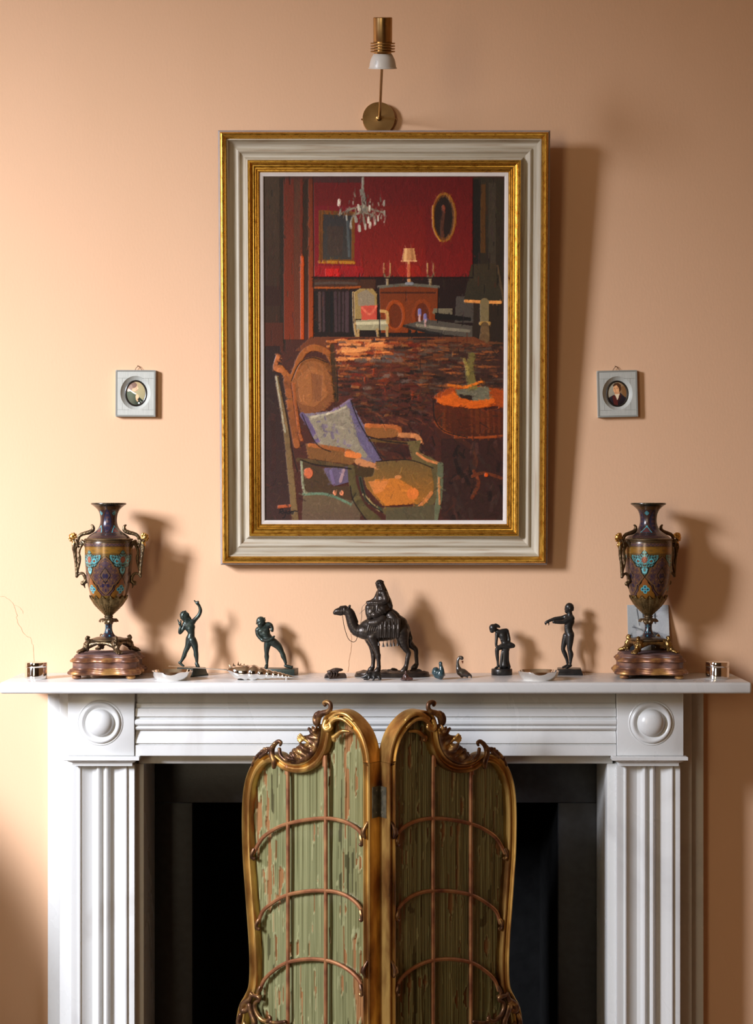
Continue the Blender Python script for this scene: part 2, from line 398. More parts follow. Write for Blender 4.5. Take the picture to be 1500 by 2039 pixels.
chim = thing('chimneypiece', 'white marble chimneypiece with fluted pilasters and roundel corner blocks', 'fireplace', (0, 0, 0))
def mir(px): return 2*748.3-px
def panel(name, pxa, pxb, z0, z1, d, parent=chim, bevel=0.0012, back=0.0):
    xa, xb = sorted((XD(pxa, d), XD(pxb, d))); b = MB(); b.box(xa, xb, -d, -back, z0, z1)
    return b.build(name, M_marble, parent, bevel=bevel)
DB, DF, DP, DSL = 0.130, 0.124, 0.115, 0.090          # depths: corner block, frieze, pilaster, inner slip
zcap0, zcap1 = ZD(1527, 0.14), ZD(1507, 0.14)
for side in (0, 1):
    g = (lambda p: p) if side == 0 else mir
    # outer returns against the wall
    panel('jamb_return', g(95), g(119), 0.0, SB-0.0003, 0.030)
    panel('jamb_return', g(118.6), g(150), 0.0, SB-0.0003, 0.058, back=0.0305)
    # corner block with a turned roundel
    blk = panel('corner_block', g(135), g(267.5), zcap1+0.0002, SB-0.0003, DB, back=0.0585)
    cx, cz = XD(g(199.5), DB), ZD(1439.5, DB); R = 0.0415
    prof = [(R*1.06, 0.0), (R*1.06, 0.0006), (R*1.02, 0.0016), (R*0.985, 0.0006), (R*0.96, 0.0008), (R*0.93, 0.0042), (R*0.86, 0.0056), (R*0.78, 0.0046), (R*0.72, 0.0012), (R*0.66, 0.0006),
            (R*0.635, 0.0012), (R*0.62, 0.0040), (R*0.56, 0.0085), (R*0.45, 0.0125), (R*0.30, 0.0155), (R*0.15, 0.0168), (0.0004, 0.0172)]
    b = MB(); b.lathe(prof, 64); b.V = [(cx+x, -DB-z, cz+y) for x, y, z in b.V]
    b.build('roundel', M_marble, blk, angle=50)
    # capital moulding
    d = 0.146; xa, xb = sorted((XD(g(126), d), XD(g(277), d))); b = MB()
    pr = [(0.0, 0.0), (0.0, 1.0), (-0.0, 1.0)]
    steps = [(0.0, 0.0), (0.0, 0.30), (0.0020, 0.36), (0.0060, 0.46), (0.0085, 0.56), (0.0125, 0.60), (0.0150, 0.66), (0.0150, 0.95), (0.0138, 1.0)]
    V = []; F = []
    for o_, t in steps:
        z = zcap0+(zcap1-zcap0)*t; e = 0.0150-o_
        V += [(xa+e, -d+e, z), (xb-e, -d+e, z), (xb-e, -0.0585, z), (xa+e, -0.0585, z)]
    for i in range(len(steps)-1):
        for k in range(4): F.append((i*4+k, i*4+(k+1) % 4, (i+1)*4+(k+1) % 4, (i+1)*4+k))
    F += [(3, 2, 1, 0), tuple(len(V)-4+k for k in range(4))]
    b.add(V, F); b.build('capital', M_marble, chim, smooth=True, angle=25)
    # fluted pilaster: reeded profile extruded down to its foot block
    half = [(0, -0.0025), (2.2, -0.0025), (3.2, -0.0008), (5, 0.0035), (8, 0.0048), (11, 0.0035), (12.8, -0.0005), (13.6, -0.0035), (15, -0.0050), (22, -0.0072), (30, -0.0055), (38, -0.0012), (42.5, 0.0014), (43.5, 0.0016),
            (44.2, 0.0036), (46.5, 0.0042), (48.6, 0.0034), (49.4, -0.0006), (51, 0.0), (63, 0.0)]
    cpx = 204.8; prof = [(-x, h) for x, h in reversed(half[1:])]+half
    poly = [(XD(g(cpx+x), DP), -(DP+h)) for x, h in prof]
    poly = poly+[(poly[-1][0], -0.0585), (poly[0][0], -0.0585)]
    b = MB(); b.prism(poly, lambda p: (p[0], p[1], 0.15), lambda p: (p[0], p[1], zcap0-0.0001)); b.build('pilaster', M_marble, chim, smooth=True, angle=22)
    panel('foot_block', g(138), g(272), 0.0, 0.1499, 0.128, back=0.0585)
    # inner slip
    xa, xb = sorted((XD(g(286.5), DSL), XD(g(262), DSL))); b = MB(); b.box(xa, xb, -DSL, 0.078, 0.0, ZD(1521, DSL)-0.0002)
    b.build('slip', M_marble, chim, bevel=0.001)
# frieze: moulded band between the corner blocks
fx0, fx1 = XD(269.5, DF), XD(mir(269.5), DF)
ys = [(1378, -0.010), (1401, -0.010), (1402, -0.007), (1410, -0.006), (1411.5, -0.001), (1427, 0.001), (1428, -0.0035), (1431, -0.0035), (1432.5, 0.002), (1436, 0.005), (1441, 0.005), (1444.5, 0.002), (1446, -0.001),
      (1447, 0.0015), (1450, 0.003), (1453, 0.0015), (1454.5, -0.004), (1457, -0.005), (1464, -0.002), (1474, 0.0012), (1480, 0.002), (1481, -0.0022), (1483, -0.0022), (1484, 0.003), (1504.5, 0.003), (1505.5, 0.002)]
poly = [(-(DF+h), ZD(y, DF)) for y, h in ys]; poly[0] = (poly[0][0], SB-0.0003)
poly = poly+[(-0.0585, poly[-1][1]), (-0.0585, poly[0][1])]
b = MB(); b.prism(poly, lambda p: (fx0, p[0], p[1]), lambda p: (fx1, p[0], p[1])); b.build('frieze', M_marble, chim, smooth=True, angle=22)
for xa, xb in ((fx0-0.003, fx0+0.0005), (fx1-0.0005, fx1+0.003)):
    b = MB(); b.box(xa, xb, -DF+0.012, -0.06, ZD(1505, DF), SB-0.0003); b.build('joint', M_joint, chim, smooth=False)
b = MB(); b.box(XD(286.5, DSL)-0.01, XD(mir(286.5), DSL)+0.01, -DSL, 0.078, ZD(1521, DSL), ZD(1505.5, DF)-0.0002)
b.build('lintel_slip', M_marble, chim, bevel=0.001)
b = MB(); b.box(XD(200, 0.05), XD(mir(200), 0.05), -0.058, -0.0005, ZD(1505.5, DF), SB-0.0003); b.build('backing', M_marble, chim, smooth=False)

# slate insert and firebox, set back inside the opening
ins = thing('fireplace_insert', 'matt black slate insert with dark empty firebox inside the marble surround', 'fireplace', (0, 0.08, 0))
def dark(name, x0, x1, z0, z1, y0=0.0, y1=0.02, m=M_iron, bev=0.0008):
    b = MB(); b.box(x0, x1, y0, y1, z0, z1); return b.build(name, m, ins, bevel=bev)
ox0, ox1, oz = XD(383, -0.08), XD(1112, -0.08), ZD(1599, -0.08); ex = -XD(286.5, DSL)+0.012
dark('top_panel', -ex, ex, oz+0.0005, ZD(1500, -0.08))
dark('side_panel', -ex, ox0, 0.0, oz-0.0005); dark('side_panel', ox1, ex, 0.0, oz-0.0005)
b = MB()
b.box(ox0-0.02, ox0-0.001, 0.021, 0.42, 0, oz+0.03); b.box(ox1+0.001, ox1+0.02, 0.021, 0.42, 0, oz+0.03); b.box(ox0-0.02, ox1+0.02, 0.42, 0.44, 0, oz+0.03)
b.box(ox0-0.02, ox1+0.02, 0.021, 0.44, oz+0.03, oz+0.05); b.box(ox0-0.02, ox1+0.02, 0.021, 0.44, 0.0, 0.01)
b.build('firebox', M_soot, ins, smooth=False)
# ------------------------------------------------------------------ painter: flat colour work for canvas, miniatures, card
class Paint:
    def __init__(s, w, h, col): s.w, s.h = w, h; s.a = np.zeros((h, w, 3)); s.a[:] = np.array(col)/255.0; s.yy, s.xx = np.mgrid[0:h, 0:w]+0.5
    def _box(s, x0, x1, y0, y1): return max(int(x0), 0), min(int(x1)+2, s.w), max(int(y0), 0), min(int(y1)+2, s.h)
    def poly(s, pts, col, col2=None, jit=0.03, al=1.0):
        A = np.array(pts, float); x0, x1, y0, y1 = s._box(A[:, 0].min(), A[:, 0].max(), A[:, 1].min(), A[:, 1].max())
        if x1 <= x0 or y1 <= y0: return
        X = s.xx[y0:y1, x0:x1]; Y = s.yy[y0:y1, x0:x1]; m = np.zeros(X.shape, bool)
        for (xa, ya), (xb, yb) in zip(A, np.roll(A, -1, 0)):
            if ya == yb: continue
            m ^= ((ya > Y) != (yb > Y)) & (X < (xb-xa)*(Y-ya)/(yb-ya)+xa)
        c = np.array(col)/255.0
        if col2 is not None:
            t = ((Y-A[:, 1].min())/max(A[:, 1].max()-A[:, 1].min(), 1))[..., None]; c = c*(1-t)+np.array(col2)/255.0*t
        else: c = np.broadcast_to(c, X.shape+(3,))
        c = c*(1+rng.normal(0, jit, X.shape)[..., None])
        r = s.a[y0:y1, x0:x1]; r[m] = r[m]*(1-al)+c[m]*al
    def rect(s, x0, y0, x1, y1, col, col2=None, **k): s.poly([(x0, y0), (x1, y0), (x1, y1), (x0, y1)], col, col2, **k)
    def ell(s, cx, cy, rx, ry, col, col2=None, n=28, **k): s.poly([(cx+rx*math.cos(2*PI*i/n), cy+ry*math.sin(2*PI*i/n)) for i in range(n)], col, col2, **k)
    def line(s, pts, w, col, jit=0.05, al=1.0, sm=True):
        A = crom(pts, 5) if sm and len(pts) > 2 else np.array(pts, float)
        if not hasattr(w, '__len__'): w = (w, w)
        n = len(A)
        for i, ((xa, ya), (xb, yb)) in enumerate(zip(A, A[1:])):
            ww = w[0]+(w[1]-w[0])*i/max(n-1, 1); h = ww/2+1; x0, x1, y0, y1 = s._box(min(xa, xb)-h, max(xa, xb)+h, min(ya, yb)-h, max(ya, yb)+h)
            if x1 <= x0 or y1 <= y0: continue
            X = s.xx[y0:y1, x0:x1]; Y = s.yy[y0:y1, x0:x1]; dx, dy = xb-xa, yb-ya; L = dx*dx+dy*dy+1e-9
            t = np.clip(((X-xa)*dx+(Y-ya)*dy)/L, 0, 1); D = np.hypot(X-xa-dx*t, Y-ya-dy*t)
            k = np.clip(ww/2-D+0.5, 0, 1)[..., None]*al; c = np.array(col)/255.0*(1+rng.normal(0, jit))
            r = s.a[y0:y1, x0:x1]; r[:] = r*(1-k)+c*k
    def dabs(s, n, region, ang, spread, length, width, jit=0.10, al=0.75, src=None, hue=0.03):
        """broken brushwork: short strokes that pick up the colour lying underneath"""
        src = s.a.copy() if src is None else src; x0, y0, x1, y1 = region
        for _ in range(n):
            x = x0+(x1-x0)*random.random(); y = y0+(y1-y0)*random.random()
            c = src[min(max(int(y), 0), s.h-1), min(max(int(x), 0), s.w-1)]*(1+random.gauss(0, jit))+np.array([random.gauss(0, hue) for _ in range(3)])*0.3
            a = ang+random.gauss(0, spread); l = length*(0.5+random.random())/2; w = width*(0.5+random.random())
            dx, dy = math.cos(a)*l, math.sin(a)*l
            s.line([(x-dx, y-dy), (x+dx, y+dy)], w, np.clip(c, 0, 1)*255, al=al, sm=False, jit=0)
    def linear(s): 
        c = np.clip(s.a, 0, 1); return np.where(c <= 0.04045, c/12.92, ((c+0.055)/1.055)**2.4)

def painted_grid(name, pt, w, h, m, parent, gain=1.0, relief=0.0, mask=None, loc=(0, 0, 0), cap=0.9, warp=None):
    """picture surface: a fine grid in the local xz plane (facing -y), one vertex per paint cell"""
    H, W = pt.h, pt.w; c = pt.linear()
    xs = (np.arange(W)/(W-1)-0.5)*w; zs = (0.5-np.arange(H)/(H-1))*h
    V = np.zeros((H, W, 3)); V[..., 0] = xs[None, :]; V[..., 2] = zs[:, None]
    if relief: lum = c.sum(-1); V[..., 1] = -relief*np.clip(lum/ (lum.mean()*3+1e-6), 0, 1)
    if warp is not None: V = warp(V)
    i = np.arange(H*W).reshape(H, W); Q = np.stack([i[1:, :-1], i[1:, 1:], i[:-1, 1:], i[:-1, :-1]], -1)
    if mask is not None: Q = Q[mask[:-1, :-1] & mask[1:, 1:]]
    Q = Q.reshape(-1, 4)
    me = fast_mesh(name, V.reshape(-1, 3), Q); color_attr(me, 'paint', np.clip(c.reshape(-1, 3)*gain, 0, cap))
    return link(name, me, m, parent, loc)

def rect_moulding(name, w, h, prof, m, parent, inset0=0.0):
    """mitred rectangular moulding, profile rows (inset from outer edge, height towards the room), uv along each rail"""
    n = len(prof); V = []; F = []; UV = []
    cor = [(-1, -1), (1, -1), (1, 1), (-1, 1)]
    for k in range(4):
        (ax, az), (bx, bz) = cor[k], cor[(k+1) % 4]; base = len(V); ln = w if k % 2 == 0 else h
        for (cx, cz, u) in ((ax, az, 0), (bx, bz, ln)):
            for i, (ins_, hh) in enumerate(prof): V.append((cx*(w/2-ins_), -hh, cz*(h/2-ins_))); 
        for i in range(n-1): F.append((base+i, base+n+i, base+n+i+1, base+i+1))
    me = bpy.data.meshes.new(name); me.from_pydata(V, [], F); me.update()
    uvl = me.uv_layers.new(name='UVMap')
    for p in me.polygons:
        k = p.index//(n-1)
        for li in p.loop_indices:
            v = V[me.loops[li].vertex_index]; along = v[0] if k % 2 == 0 else v[2]; across = v[2] if k % 2 == 0 else v[0]
            uvl.data[li].uv = (along+k*3.1, abs(across)*1.0)
    bm = bmesh.new(); bm.from_mesh(me); bmesh.ops.remove_doubles(bm, verts=bm.verts, dist=1e-6); bmesh.ops.recalc_face_normals(bm, faces=bm.faces); bm.to_mesh(me); bm.free()
    return link(name, me, m, parent, smooth=True, angle=28)

# ------------------------------------------------------------------ the painting
def paint_interior():
    A = lambda x, y: (x*0.32667-3, y*0.32667-7)
    B = lambda x, y: (x*0.32667-3, y*0.32667+333)
    p = Paint(482, 680, (70, 36, 28))
    PA = lambda pts, c, c2=None, **k: p.poly([A(*q) for q in pts], c, c2, **k)
    PB = lambda pts, c, c2=None, **k: p.poly([B(*q) for q in pts], c, c2, **k)
    LA = lambda pts, w, c, **k: p.line([A(*q) for q in pts], w, c, **k)
    LB = lambda pts, w, c, **k: p.line([B(*q) for q in pts], w, c, **k)
    # red wall and dado
    PA([(310, 20), (1300, 20), (1300, 640), (310, 640)], (92, 18, 20), (118, 24, 22))
    PA([(560, 200), (1000, 200), (1000, 620), (560, 620)], (108, 22, 18), (135, 30, 18), al=0.6)
    PA([(320, 200), (600, 200), (600, 600), (320, 600)], (112, 16, 32), (125, 14, 34), al=0.6)
    PA([(310, 560), (620, 560), (620, 640), (310, 640)], (140, 22, 26))
    PA([(310, 625), (1300, 625), (1300, 1000), (310, 1000)], (40, 22, 20), (34, 22, 20))
    PA([(310, 20), (620, 20), (620, 60), (310, 60)], (66, 34, 32))
    # left curtains / door case
    PA([(0, 10), (130, 10), (130, 1071), (0, 1071)], (62, 46, 32), (52, 30, 20))
    PA([(110, 30), (145, 30), (145, 1071), (110, 1071)], (40, 28, 20))
    PA([(135, 40), (255, 40), (240, 1000), (135, 1000)], (92, 34, 20), (112, 44, 20))
    PA([(195, 40), (235, 40), (235, 1000), (195, 1000)], (76, 44, 30), (104, 50, 30))
    PA([(250, 40), (300, 40), (300, 900), (250, 900)], (44, 28, 18), (60, 32, 16))
    PA([(235, 500), (258, 500), (258, 1000), (235, 1000)], (170, 70, 24))
    PA([(285, 40), (318, 40), (318, 1000), (285, 1000)], (96, 40, 18), (150, 66, 24))
    PA([(0, 680), (120, 680), (120, 800), (0, 800)], (50, 26, 20)); PA([(0, 900), (130, 900), (130, 1071), (0, 1071)], (74, 34, 22))
    # right pilaster
    PA([(1290, 30), (1480, 30), (1480, 1071), (1290, 1071)], (52, 44, 32), (46, 34, 26))
    PA([(1290, 40), (1335, 40), (1335, 560), (1290, 560)], (30, 26, 22)); PA([(1335, 70), (1365, 70), (1365, 480), (1335, 480)], (84, 54, 24))
    PA([(1385, 60), (1430, 60), (1430, 560), (1385, 560)], (64, 54, 42))
    # picture on the wall, oval mirror
    PA([(350, 225), (572, 235), (565, 550), (350, 545)], (112, 66, 20)); PA([(372, 250), (550, 258), (548, 522), (372, 520)], (50, 46, 46), (62, 56, 50))
    PA([(400, 320), (500, 320), (490, 500), (400, 500)], (70, 50, 40), al=0.6); LA([(352, 535), (565, 540)], 6, (168, 112, 30)); LA([(360, 230), (365, 530)], 4, (96, 56, 22)); LA([(525, 290), (535, 500)], 5, (90, 100, 100), al=0.6)
    p.ell(*A(1112, 268), 25, 49, (140, 88, 30)); p.ell(*A(1110, 270), 21, 44, (92, 54, 26)); p.ell(*A(1110, 268), 18, 40, (38, 24, 20))
    p.ell(*A(1108, 215), 4, 7, (120, 60, 40)); LA([(1110, 240), (1100, 330), (1105, 380)], 7, (84, 48, 34)); LA([(1045, 200), (1050, 330), (1090, 410)], 3, (176, 116, 40))
    # chandelier
    LA([(620, 30), (618, 100), (622, 190)], (4, 7), (130, 124, 108)); LA([(612, 110), (625, 170), (625, 230)], 9, (112, 106, 94))
    for q in ([(620, 200), (560, 215), (500, 240), (475, 250)], [(625, 205), (690, 225), (745, 240)], [(610, 240), (560, 260), (540, 330)], [(630, 240), (680, 260), (695, 310)], [(620, 240), (630, 320)]):
        LA(q, 4, (128, 116, 98))
    for i in range(70):
        x = 620+random.gauss(0, 62); y = 225+random.gauss(0, 42)+abs(x-620)*0.05; LA([(x, y-random.uniform(4, 14)), (x+random.uniform(-8, 8), y+random.uniform(4, 14))], random.uniform(1.5, 3.6), random.choice([(112, 102, 86), (92, 80, 68), (134, 124, 104), (74, 46, 40), (150, 140, 120)]), al=0.85)
    for x, y in ((475, 180), (750, 185), (482, 240), (748, 245), (545, 320), (600, 335), (635, 325), (665, 315), (690, 300), (575, 280), (650, 285), (710, 275), (520, 270), (590, 210), (660, 215)):
        LA([(x+random.uniform(-4, 4), y-14), (x+random.uniform(-4, 4), y+14)], random.uniform(3, 6), random.choice([(168, 160, 142), (140, 134, 120), (190, 180, 160)]))
    # sideboard, lamp, candlesticks
    PA([(310, 640), (700, 640), (690, 700), (310, 690)], (70, 40, 26)); LA([(320, 690), (520, 690), (600, 685)], 4, (150, 76, 28)); LA([(330, 665), (450, 660), (580, 665)], 5, (84, 66, 56))
    for x in range(330, 560, 24): LA([(x, 720), (x+random.uniform(-4, 4), 950)], random.uniform(4, 8), random.choice([(84, 62, 70), (66, 48, 50), (24, 22, 24), (30, 24, 22), (96, 72, 66)]))
    PA([(390, 575), (470, 575), (470, 620), (390, 620)], (196, 30, 24), al=0.7)
    PA([(715, 680), (1080, 680), (1070, 960), (730, 960)], (110, 50, 20), (126, 56, 18)); LA([(715, 685), (900, 672), (1080, 685)], 6, (98, 92, 78)); LA([(730, 720), (1060, 720)], 3, (70, 30, 16))
    p.ell(*A(815, 855), 20, 30, (148, 66, 20)); p.ell(*A(815, 860), 14, 24, (104, 44, 16)); p.ell(*A(980, 850), 20, 30, (130, 58, 20)); p.ell(*A(980, 855), 14, 24, (96, 40, 18))
    PA([(868, 452), (932, 452), (945, 530), (855, 530)], (188, 132, 84)); LA([(880, 460), (875, 525)], 5, (214, 164, 110)); LA([(915, 460), (925, 525)], 5, (160, 108, 64)); LA([(855, 530), (945, 530)], 3, (220, 170, 120))
    LA([(898, 540), (898, 600), (900, 650)], (5, 7), (196, 140, 90)); LA([(885, 665), (920, 665)], 6, (120, 120, 120))
    p.ell(*A(900, 590), 24, 14, (170, 34, 18), al=0.4)
    for x in (747, 785, 1012, 1048): LA([(x, 545), (x, 610)], 3, (168, 124, 76))
    for x in (768, 1030): LA([(x-20, 610), (x, 640), (x+18, 608)], 3, (120, 100, 70)); LA([(x, 630), (x, 670)], 5, (140, 120, 86))
    # far chair with pink cushion
    PA([(560, 720), (600, 695), (680, 695), (705, 730), (705, 880), (560, 880)], (150, 124, 74)); PA([(585, 725), (640, 700), (690, 740), (690, 800), (590, 800)], (138, 122, 98))
    PA([(605, 800), (705, 795), (705, 880), (610, 885)], (186, 76, 58)); LA([(612, 810), (660, 850), (700, 800)], 4, (206, 104, 78))
    PA([(575, 885), (770, 880), (775, 945), (580, 945)], (150, 140, 108)); LA([(580, 905), (765, 900)], 6, (196, 184, 146)); LA([(725, 830), (765, 840), (770, 900)], 6, (178, 136, 80))
    for q in ([(590, 945), (590, 1030)], [(765, 930), (768, 1030)], [(705, 940), (712, 990)], [(560, 720), (565, 900), (580, 1000)]): LA(q, 5, (164, 132, 84))
    # coffee table and sofa
    PA([(1190, 740), (1295, 740), (1295, 900), (1180, 900)], (74, 66, 58)); PA([(1050, 815), (1165, 815), (1165, 850), (1045, 845)], (110, 100, 78)); PA([(1060, 840), (1280, 870), (1280, 890), (1060, 880)], (24, 20, 18))
    PA([(860, 915), (1010, 880), (1290, 920), (1290, 990), (1000, 960)], (82, 74, 64)); LA([(870, 920), (1010, 955), (1100, 970)], 5, (40, 34, 32)); LA([(950, 915), (1100, 935), (1270, 950)], 6, (128, 118, 98))
    for q in ([(905, 950), (900, 1050)], [(945, 960), (955, 1060)], [(1035, 980), (1035, 1060)], [(1080, 980), (1085, 1060)]): LA(q, 6, (28, 22, 20))
    for x, y in ((965, 840), (1000, 870)): LA([(x, y-15), (x, y+15)], 7, (118, 108, 150)); LA([(x, y+15), (x, y+50)], 4, (190, 150, 140))
    # big lamp at right
    PA([(1280, 550), (1430, 545), (1480, 770), (1235, 765)], (62, 50, 34), (52, 46, 34)); LA([(1245, 770), (1340, 775), (1460, 778)], 6, (214, 142, 74)); LA([(1440, 560), (1478, 760)], 4, (84, 66, 44))
    LA([(1362, 780), (1362, 880)], 18, (116, 100, 68)); LA([(1340, 905), (1390, 905)], 8, (150, 116, 62)); LA([(1365, 920), (1362, 1000), (1350, 1060)], (16, 26), (104, 80, 52))
    # floor: broken light in warm bars
    PA([(300, 985), (1300, 985), (1480, 1071), (200, 1071)], (104, 56, 32)); PB([(430, -20), (1200, -20), (1200, 440), (600, 440), (430, 330)], (104, 50, 30), (70, 34, 28))
    PB([(980, 20), (1480, 20), (1480, 250), (1000, 250)], (62, 38, 30)); PB([(640, 330), (1060, 330), (1060, 720), (640, 600)], (76, 36, 28), (54, 28, 24))
    for i in range(620):
        y = -45+470*random.random()**1.25; t = max(0.0, 1-(y+45)/430.0); xl = 430 if y < 300 else 560; x = random.uniform(xl, 1230-0.55*max(0, y)); far = x > 830
        c = random.choice([(206, 128, 66), (190, 110, 56), (168, 90, 44), (150, 78, 40), (124, 62, 36), (140, 44, 26), (104, 82, 70), (116, 94, 78), (164, 64, 26), (80, 50, 38), (62, 38, 30), (96, 40, 28)] if random.random() < 0.55+0.4*t else [(70, 40, 30), (56, 30, 26), (92, 44, 28), (112, 46, 26), (84, 62, 54)])
        kk = (0.55+0.45*t)*(0.72 if far else 1.0); ln = random.uniform(10, 48)*(.5+.7*t); LB([(x-ln, y+random.uniform(-3, 3)), (x+ln, y+random.uniform(-5, 5))], random.uniform(2.0, 5.0), tuple(v*kk for v in c), al=0.85)
    for i in range(26):
        y = random.uniform(-40, 95); x = random.uniform(455, 700); LB([(x, y), (x+random.uniform(30, 130), y+random.uniform(-6, 8))], random.uniform(3, 6.5), random.choice([(222, 146, 84), (206, 124, 66), (214, 136, 74)]), al=0.8)
    for i in range(16):
        y = random.uniform(40, 260); x = random.uniform(560, 1000); LB([(x, y), (x+random.uniform(20, 60), y+random.uniform(-4, 4))], random.uniform(4, 8), random.choice([(112, 92, 78), (96, 78, 68), (90, 84, 78)]), al=0.8)
    for i in range(14): x = random.uniform(560, 1000); y = random.uniform(120, 300); LB([(x, y), (x+random.uniform(-4, 4), y+random.uniform(20, 60))], random.uniform(2, 4), random.choice([(170, 66, 26), (132, 50, 28), (70, 36, 28)]), al=0.7)
    for q in ([(480, 40), (700, 240), (900, 410)], [(540, 150), (680, 310)], [(860, 90), (980, 200)]): LB(q, 1.6, (70, 40, 30), al=0.7)
    for i in range(240):
        x, y = random.uniform(960, 1470), random.uniform(-30, 300); c = random.choice([(96, 56, 34), (74, 46, 34), (60, 38, 30), (112, 66, 36), (86, 70, 58), (48, 32, 26), (150, 84, 42)]); ln = random.uniform(10, 45)
        LB([(x-ln, y), (x+ln, y+random.uniform(-6, 6))], random.uniform(2, 5), c, al=0.75)
    for i in range(160):
        x, y = random.uniform(620, 1080), random.uniform(300, 700); c = random.choice([(70, 38, 28), (54, 30, 26), (92, 46, 28), (40, 26, 24), (110, 60, 36), (84, 60, 50)]); a = random.uniform(-0.3, 1.0); ln = random.uniform(8, 34)
        LB([(x-ln*math.cos(a), y-ln*math.sin(a)), (x+ln*math.cos(a), y+ln*math.sin(a))], random.uniform(2, 4.5), c, al=0.7)
    # round table at right
    p.ell(*B(1290, 320), 78, 26, (150, 66, 20)); p.ell(*B(1250, 330), 58, 16, (196, 92, 22)); LB([(1045, 310), (1100, 365), (1250, 395), (1440, 370)], 6, (58, 24, 18)); PB([(1055, 350), (1480, 400), (1480, 545), (1250, 550), (1120, 510), (1055, 450)], (88, 38, 18), (70, 32, 18))
    for x in range(1080, 1470, 34): LB([(x, 390), (x+4, 520)], random.uniform(4, 8), random.choice([(104, 48, 22), (120, 58, 24), (74, 34, 18)]), al=0.6)
    LB([(1060, 460), (1130, 520), (1270, 555), (1470, 545)], 5, (140, 66, 26)); LB([(1190, 555), (1280, 610), (1310, 690), (1270, 750), (1200, 800)], 9, (116, 56, 26)); LB([(1290, 620), (1320, 700), (1300, 760)], 4, (180, 92, 40))
    PB([(1100, 560), (1480, 560), (1480, 1050), (1100, 1050)], (52, 30, 26), (48, 32, 28), al=0.75)
    for i in range(60):
        x, y = random.uniform(1110, 1470), random.uniform(570, 1040); LB([(x, y), (x+random.uniform(-30, 30), y+random.uniform(20, 90))], random.uniform(4, 9), random.choice([(34, 22, 20), (66, 38, 30), (78, 48, 40), (50, 30, 24), (58, 40, 34)]), al=0.8)
    LB([(1290, 790), (1360, 770), (1470, 800)], 6, (104, 52, 28)); p.ell(*B(1376, 782), 4, 4, (200, 80, 20)); LB([(1290, 920), (1330, 830), (1300, 760)], 7, (100, 48, 26))
    PB([(1180, 265), (1390, 240), (1395, 320), (1290, 330), (1210, 310)], (104, 98, 78)); PB([(1210, 290), (1290, 300), (1290, 330), (1215, 310)], (44, 30, 22)); LB([(1285, 60), (1270, 150), (1290, 240)], (14, 20), (112, 98, 52)); LB([(1240, 80), (1265, 170)], 6, (150, 130, 66)); LB([(1140, 235), (1250, 245), (1345, 215)], 5, (206, 110, 30))
    # armchair in front
    PB([(0, 0), (110, 0), (150, 400), (170, 1070), (0, 1070)], (44, 26, 24), (58, 36, 32)); LB([(65, 420), (70, 700), (60, 750)], 8, (56, 30, 26)); LB([(90, 190), (140, 480), (165, 700), (200, 1060)], (9, 14), (112, 88, 56)); LB([(85, 180), (120, 400), (140, 520)], 3, (150, 140, 116))
    PB([(180, 200), (235, 110), (310, 80), (390, 110), (430, 190), (450, 330), (380, 390), (240, 420), (200, 300)], (140, 86, 44), (120, 72, 40)); LB([(180, 210), (235, 110), (310, 78), (395, 110), (440, 210), (460, 330)], 8, (120, 70, 30)); LB([(110, 130), (180, 190), (240, 60), (310, 10), (400, 40), (440, 120)], 12, (146, 84, 38))
    PB([(215, 200), (300, 120), (380, 160), (400, 300), (320, 370), (230, 350)], (152, 96, 52), al=0.7); PB([(300, 160), (370, 180), (360, 330), (310, 340)], (110, 66, 42), al=0.5)
    LB([(430, 0), (440, 160), (455, 330)], 9, (66, 44, 24)); LB([(100, 60), (80, 130), (120, 150)], 9, (166, 96, 52)); LB([(150, 200), (180, 420), (210, 600)], 13, (126, 72, 36)); LB([(190, 230), (220, 480), (240, 570)], 6, (150, 82, 40))
    PB([(245, 410), (420, 395), (540, 320), (735, 690), (640, 715), (400, 640), (330, 590)], (116, 102, 108)); PB([(280, 424), (425, 405), (515, 350), (650, 600), (640, 680), (410, 630), (340, 580)], (134, 122, 102)); PB([(520, 340), (545, 340), (735, 690), (690, 715), (600, 600)], (98, 86, 108))
    LB([(245, 415), (300, 500), (345, 600)], 10, (98, 80, 106)); LB([(420, 400), (540, 325)], 4, (134, 112, 136)); LB([(300, 430), (420, 405), (510, 370)], 4, (170, 156, 130))
    for i in range(34):
        x, y = random.uniform(330, 600), random.uniform(420, 630); LB([(x, y), (x+random.uniform(-20, 20), y+random.uniform(-16, 30))], random.uniform(3, 8), random.choice([(150, 140, 116), (120, 104, 118), (104, 96, 96), (134, 122, 98), (98, 84, 104)]), al=0.7)
    PB([(620, 475), (820, 480), (850, 500), (850, 550), (700, 560), (640, 540)], (132, 84, 42)); LB([(640, 480), (820, 490), (845, 520)], 8, (166, 94, 46)); LB([(850, 540), (940, 545), (970, 575)], 10, (178, 116, 70)); LB([(660, 570), (800, 580), (930, 590)], 6, (96, 68, 34)); PB([(890, 580), (975, 570), (960, 640), (1100, 710), (1040, 740), (920, 690)], (100, 84, 50)); LB([(950, 650), (1010, 690), (1100, 715)], 5, (190, 120, 70))
    PB([(700, 700), (920, 690), (1060, 740), (1075, 860), (960, 960), (740, 970), (640, 860), (620, 790)], (104, 80, 44), (150, 96, 36)); PB([(690, 810), (830, 800), (960, 880), (930, 960), (760, 970), (680, 890)], (178, 108, 40)); PB([(650, 820), (780, 815), (740, 880), (690, 900)], (196, 120, 62), al=0.8); p.ell(*B(925, 895), 12, 12, (200, 112, 48)); p.ell(*B(835, 795), 7, 4, (186, 120, 66))
